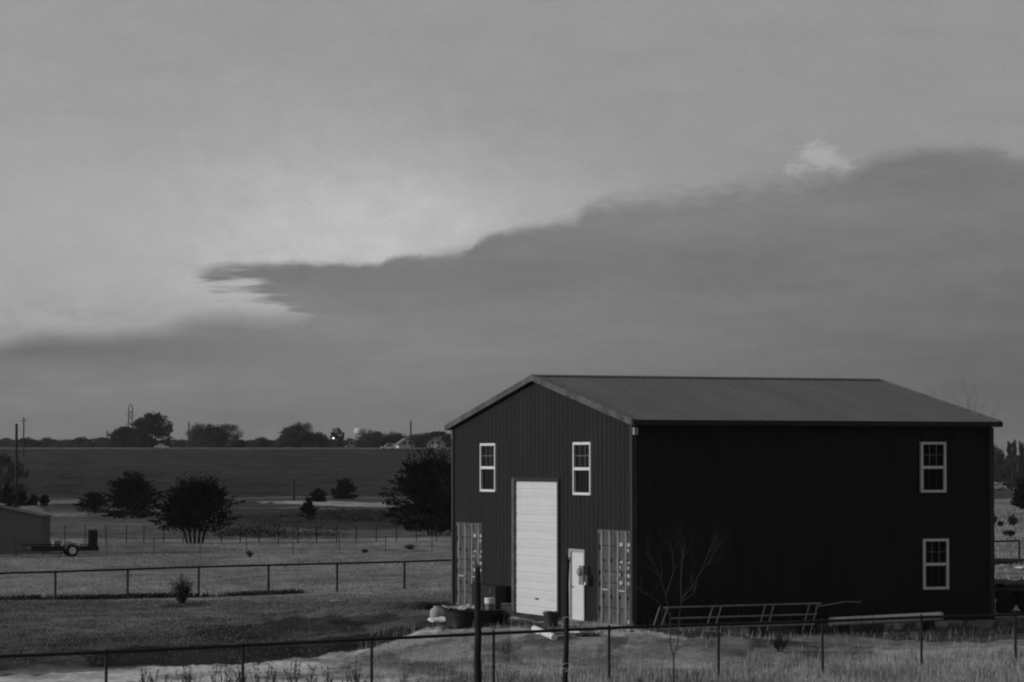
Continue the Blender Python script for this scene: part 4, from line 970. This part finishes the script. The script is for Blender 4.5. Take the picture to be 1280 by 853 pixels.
mb.each('slanted_strut', m_rk, r)
mb = MB()
for s_ in (.5, 2.8, 5.0): mb.tube([L2(shear(s_, 0), .33, .5), L2(shear(s_, 0), .30, -.25)], .02, 5)
mb.each('rear_leg', m_trim, r); tag(r, 'long rusty steel frame with slanted paired struts leaning by the side wall', 'steel frame')
# long pale pipe on blocks
a = loc_w(5.62, -.75, 0); b = loc_w(9.15, -.75, 0); r = empty('pale_pipe', a, BYAW); zc = .05
MB().tube([(0, 0, zc+.0), (3.53, 0, zc+.09)], .125, 18).obj('pipe_barrel', mat('pale_plastic_pipe', .62, .6, .2, 3, stretch=(3, 1, 1)), r, False)
mb = MB()
for q_ in (.03, 3.45): mb.tube([(q_, 0, zc+q_*.0255), (q_+.06, 0, zc+q_*.0255)], .135, 18)
mb.each('end_collar', m_pale, r); mb = MB()
for x_ in (.95, 1.30): mb.tube([(x_+math.sin(a_)*.01, math.cos(a_)*.13, zc+x_*.0255+math.sin(a_)*.13) for a_ in np.linspace(0, 2*PI, 14)], .010, 4)
mb.each('strap', m_blk, r)
MB().box(.3, .55, -.12, .12, -.35, zc-.09).box(3.0, 3.25, -.12, .12, -.35, zc-.02).each('support_block', m_wood, r)
tag(r, 'long pale round pipe lying along the foot of the side wall', 'pipe')
o = MB().tube([(0, 0, 0), (.9, 0, .12), (1.4, .02, .10)], .018, 6).obj('bent_rod', m_rk, None); o.location = loc_w(5.35, -.5, .47); o.rotation_euler = (0, 0, BYAW); tag(o, 'bent thin rod sticking out right above the end of the long pale pipe', 'rod')
# standpipe right of the barn
p = Vector((at(1242.5, 775, 86.6).x, 86.6, 0)); p.z = gz(p.x, p.y); r = empty('standpipe', p); MB().tube([(0, 0, -.1), (0, 0, .40)], .045, 10).obj('pipe', mat('pale_standpipe', .4), r); MB().lathe([(.06, .40), (.075, .43), (.07, .5), (.03, .53)], k=12).obj('cap', m_pale, r)
tag(r, 'short pale standpipe with round cap at the right corner of the barn', 'pipe')
# flat bed trailer with tarped load right of the barn
p = Vector((at(1240, 770, 89.5).x, 89.5, 0)); p.z = gz(p.x, p.y); r = empty('flatbed_trailer', p, .06)
dk = EYE-(735-HOR)*89.5/FPX-p.z
MB().box(-.6, 3.6, -.9, .9, dk-.05, dk+.04).obj('deck_edge', mat('worn_deck', .07), r)
mb = MB()
for x_ in (.33, .36+.38, 1.5): mb.box(x_-.05, x_+.03, -.86, -.80, dk-.33, dk-.05)
mb.each('stake', mat('stake_wood', .09), r); MB().box(-.5, 3.5, -.75, .75, .22, dk-.06).obj('frame', m_blk, r)
for x_ in (.15, .92, 1.75):
    wh = MB().lathe([(.18, 0), (.33, .02), (.36, .05), (.36, .2), (.33, .22)], (x_, -.98, .34), 20, 'y').obj('wheel', m_tyre, r); MB().lathe([(.16, -.01), (.05, -.02)], (x_, -.98, .34), 14, 'y').obj('rim', m_blk, wh)
MB().box(.86, .9, -1.03, -1.0, .28, .5).obj('reflector', m_lbl, r)
tag(r, 'dark flatbed trailer parked behind the right corner of the barn', 'trailer')
o = crumple('tarp_bundle', p+Vector((1.4, 0, dk+.05)), 4.0, 1.5, .30, m_blk, 'black tarp covered load lying on the flatbed trailer', 'tarp', .06, 12, .2)
for px, py, m_, lb in ((1256, 709, mat('scrap_grey', .25), 'grey scrap sheet on the ground behind the right fence'), (1277, 712, m_scrap, 'white scrap sheet at the right picture edge behind the trailer')):
    p = gp(px, py); crumple('scrap_sheet', p+Vector((0, 0, .05)), .35, .8, .12, m_, lb, 'sheet', .2, int(px))
p = gp(1262, 708); o = crumple('log', p, 2.2, .5, .1, m_blk, '', '') ; bpy.data.objects.remove(o)
o = MB().tube([(-1.6, 0, .12), (-.5, .05, .14), (.6, 0, .13), (1.8, .1, .12)], [.14, .16, .15, .12], 10).obj('log', m_wood, None); o.location = gp(1262, 706); tag(o, 'dark log lying along the fence right of the barn', 'log')

# ------------------------------------------------------------------ grasses and weeds
m_grass = mat('dry_grass', .33, .95, .6, .5, spec=.05, stretch=(.7, .5, 1)); m_grassd = mat('dark_grass', .14, .95, .4, 1, spec=.05)
def blades(name, N, gen, hmin, hmax, wd, m, dens=None, patch=None):
    x, y = gen(N); keep = np.ones(N, bool)
    if dens is not None: keep = rng.random(N) < dens(x, y)
    x = x[keep]; y = y[keep]; n = len(x); z = ground(x, y); h = rng.uniform(hmin, hmax, n)*(.7+.8*np.clip(fbm(x*.6, y*.6)+.5, 0, 1))
    a = rng.random(n)*2*PI; ln = rng.uniform(.05, .45, n)*h; b = rng.random(n)*2*PI
    dx = np.cos(a)*wd/2; dy = np.sin(a)*wd/2
    v = np.empty((n, 4, 3)); v[:, 0] = np.stack([x-dx, y-dy, z-.03], 1); v[:, 1] = np.stack([x+dx, y+dy, z-.03], 1)
    v[:, 2] = np.stack([x+dx*.3+np.cos(b)*ln, y+dy*.3+np.sin(b)*ln, z+h], 1); v[:, 3] = np.stack([x-dx*.3+np.cos(b)*ln, y-dy*.3+np.sin(b)*ln, z+h], 1)
    o = nmesh(name, v.reshape(-1, 3), np.arange(4*n).reshape(-1, 4), m); tag(o, kind='stuff'); return o
def barn_far(x, y, d):
    dx = x-BX; dy = y-BY; c, k = math.cos(BYAW), math.sin(BYAW); ls = dx*c+dy*k; lg = -dx*k+dy*c
    return ~((ls > -d) & (ls < BL+d) & (lg > -d) & (lg < BW+d))
def gen_fan(y0, y1, u0, u1):
    def g(N): y = np.sqrt(rng.uniform(y0**2, y1**2, N)); return rng.uniform(u0, u1, N)*y, y
    return g
PF = wpoly([(560, 850), (700, 838), (770, 824), (860, 818), (1000, 812), (1400, 806), (1400, 870), (560, 870)])
def d_front(x, y): 
    a = sm(x+fbm(x*.4, y*.4)*5, -3, 4); b = 1-sm(y+fbm(x*.3, y*.5)*5-.25*(x-4), 66, 75)
    return np.clip(a*b+.03*(x > -4), 0, 1)*np.clip(.55+fbm(x*.5, y*.3)*1.6, .15, 1)
blades('dry_grass', 420000, gen_fan(54, 84, -.20, .22), .06, .24, .014, m_grass, lambda x, y: d_front(x, y)*barn_far(x, y, .8))
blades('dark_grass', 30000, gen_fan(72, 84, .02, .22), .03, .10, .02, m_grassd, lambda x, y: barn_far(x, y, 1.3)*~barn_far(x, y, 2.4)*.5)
lawn_x = lambda x, y: (x < 0)*(1-inpoly(x, y, wpoly([(-300, 866), (0, 845), (220, 834), (350, 826), (500, 803), (560, 783), (800, 800), (700, 842), (400, 880), (-300, 910)])))*(1-.8*inpoly(x, y, wpoly([(100, 812), (260, 806), (420, 796), (520, 782), (556, 792), (480, 805), (350, 825), (220, 834), (130, 832)])))*barn_far(x, y, .4)
blades('lawn_grass', 90000, gen_fan(74, 122, -.20, -.005), .02, .055, .03, m_grassd, lambda x, y: lawn_x(x, y)*np.clip(.5+fbm(x*.3, y*.15)*1.8, .05, 1))
blades('meadow_grass', 100000, gen_fan(121, 205, -.20, .0), .02, .065, .04, mat('meadow_grass_blade', .24, .95, .15, .4, spec=.05), lambda x, y: np.clip(.5+fbm(x*.2, y*.07)*1.8, .05, 1)*barn_far(x, y, .4))
blades('meadow_grass', 30000, gen_fan(100, 300, .15, .20), .05, .16, .05, m_grass, lambda x, y: np.clip(.5+fbm(x*.2, y*.07)*1.8, .05, 1)*barn_far(x, y, .4))
blades('fence_line_grass', 14000, lambda N: (lambda t_: (np.interp(t_, range(len(LF)), [p_[0] for p_ in LF])+rng.normal(size=N)*.1, np.interp(t_, range(len(LF)), [p_[1] for p_ in LF])+rng.normal(size=N)*.25))(rng.uniform(0, 8, N)), .04, .20, .05, mat('dark_fence_weeds', .03), lambda x, y: np.clip(fbm(x*.25, y*.1)*4+.2, 0, 1))
def lump(name, N, gen, R, H_, leaf, m, dens):      # low brush as clumps of small leaves
    x, y = gen(N); k = rng.random(N) < dens(x, y); x = x[k]; y = y[k]; z = ground(x, y); n = 26
    P = np.stack([x, y, z], 1)[:, None]+rng.normal(size=(len(x), n, 3))*[R, R, 0]; P[..., 2] += np.minimum(np.abs(rng.normal(size=(len(x), n))), 1.7)*H_*.6*rng.uniform(.4, 1.2, (len(x), 1)); P = P.reshape(-1, 3)
    o = leaves(P, rand_dir(len(P)), leaf, leaf*.6, name, m); tag(o, kind='stuff')
lump('brush', 4200, gen_fan(212, 330, -.10, .0), .7, .55, .18, mat('dark_brush', .035, .95, .4, .3), lambda x, y: np.clip(fbm(x*.08, y*.03)*4+.1, 0, 1)*(x > -22))
lump('distant_woods', 6500, lambda N: (rng.uniform(-230, 60, N), rng.normal(size=N)*10+985), 1.8, 2.0, .9, m_far, lambda x, y: np.clip(fbm(x*.03, y*.01)*1+.8, .1, 1))
# individual tall weeds at the bottom left
random.seed(44)
def weed(h):
    r = empty('tall_weed', (0, 0, 0)); mb = MB(); P = []; D = []
    for k in range(random.randint(3, 6)):
        a = random.random()*6.28; sp_ = random.uniform(.05, .22)*h; hh = h*random.uniform(.6, 1); tip = Vector((math.cos(a)*sp_, math.sin(a)*sp_, hh))
        mb.tube([(0, 0, -.05), Vector((tip.x*.3, tip.y*.3, hh*.5)), tip], [.008, .006, .003], 4, False)
        for j in range(15): f = random.uniform(.3, 1)**.7; P.append([tip.x*f*f+random.gauss(0, .02), tip.y*f*f+random.gauss(0, .02), hh*f]); D.append([random.gauss(0, .6), random.gauss(0, .6), 1])
    mb.obj('stem', m_weed, r); leaves(np.array(P), np.array(D), .07, .018, 'leaves', m_weed, r); return r
m_weed = mat('weed_foliage', .05, .95, .3, 5)
wp = [weed(1.0) for _ in range(5)]; used_w = set()
spots = [(x_+random.uniform(-7, 7), random.uniform(-3, 3)) for x_ in list(range(175, 470, 11))+[505, 520, 640, 668, 790, 815, 870, 930]]
for i, (px, dd) in enumerate(spots):
    k = i % 5; o = wp[k] if k not in used_w else copy_tree(wp[k]); used_w.add(k)
    Y = random.uniform(57.5, 61); x = at(px, 850, Y).x; g = gz(x, Y); toppy = random.uniform(816, 840) if px < 470 else random.uniform(828, 844)
    h_ = at(px, toppy, Y).z-g; o.location = (x, Y, g); o.rotation_euler = (0, 0, random.random()*6.28); o.scale = (max(h_, .2),)*3
    tag(o, 'tall thin dark weed growing along the nearest fence', 'weed', 'weeds along the nearest fence')

# ------------------------------------------------------------------ the air
hz = MB().box(-2500, 2500, -900, 6200, -13, 60)
ho = hz.obj('haze', bpy.data.materials.new('haze_air'), None); hm = ho.data.materials[0]; hm.use_nodes = True; ht = hm.node_tree; ht.nodes.clear()
pv = ht.nodes.new('ShaderNodeVolumePrincipled'); pv.inputs['Density'].default_value = HAZE; pv.inputs['Color'].default_value = (.9, .9, .9, 1); pv.inputs['Anisotropy'].default_value = 0.0
hout = ht.nodes.new('ShaderNodeOutputMaterial'); ht.links.new(pv.outputs[0], hout.inputs['Volume']); ho.location = (0, 0, 0); tag(ho, kind='stuff')
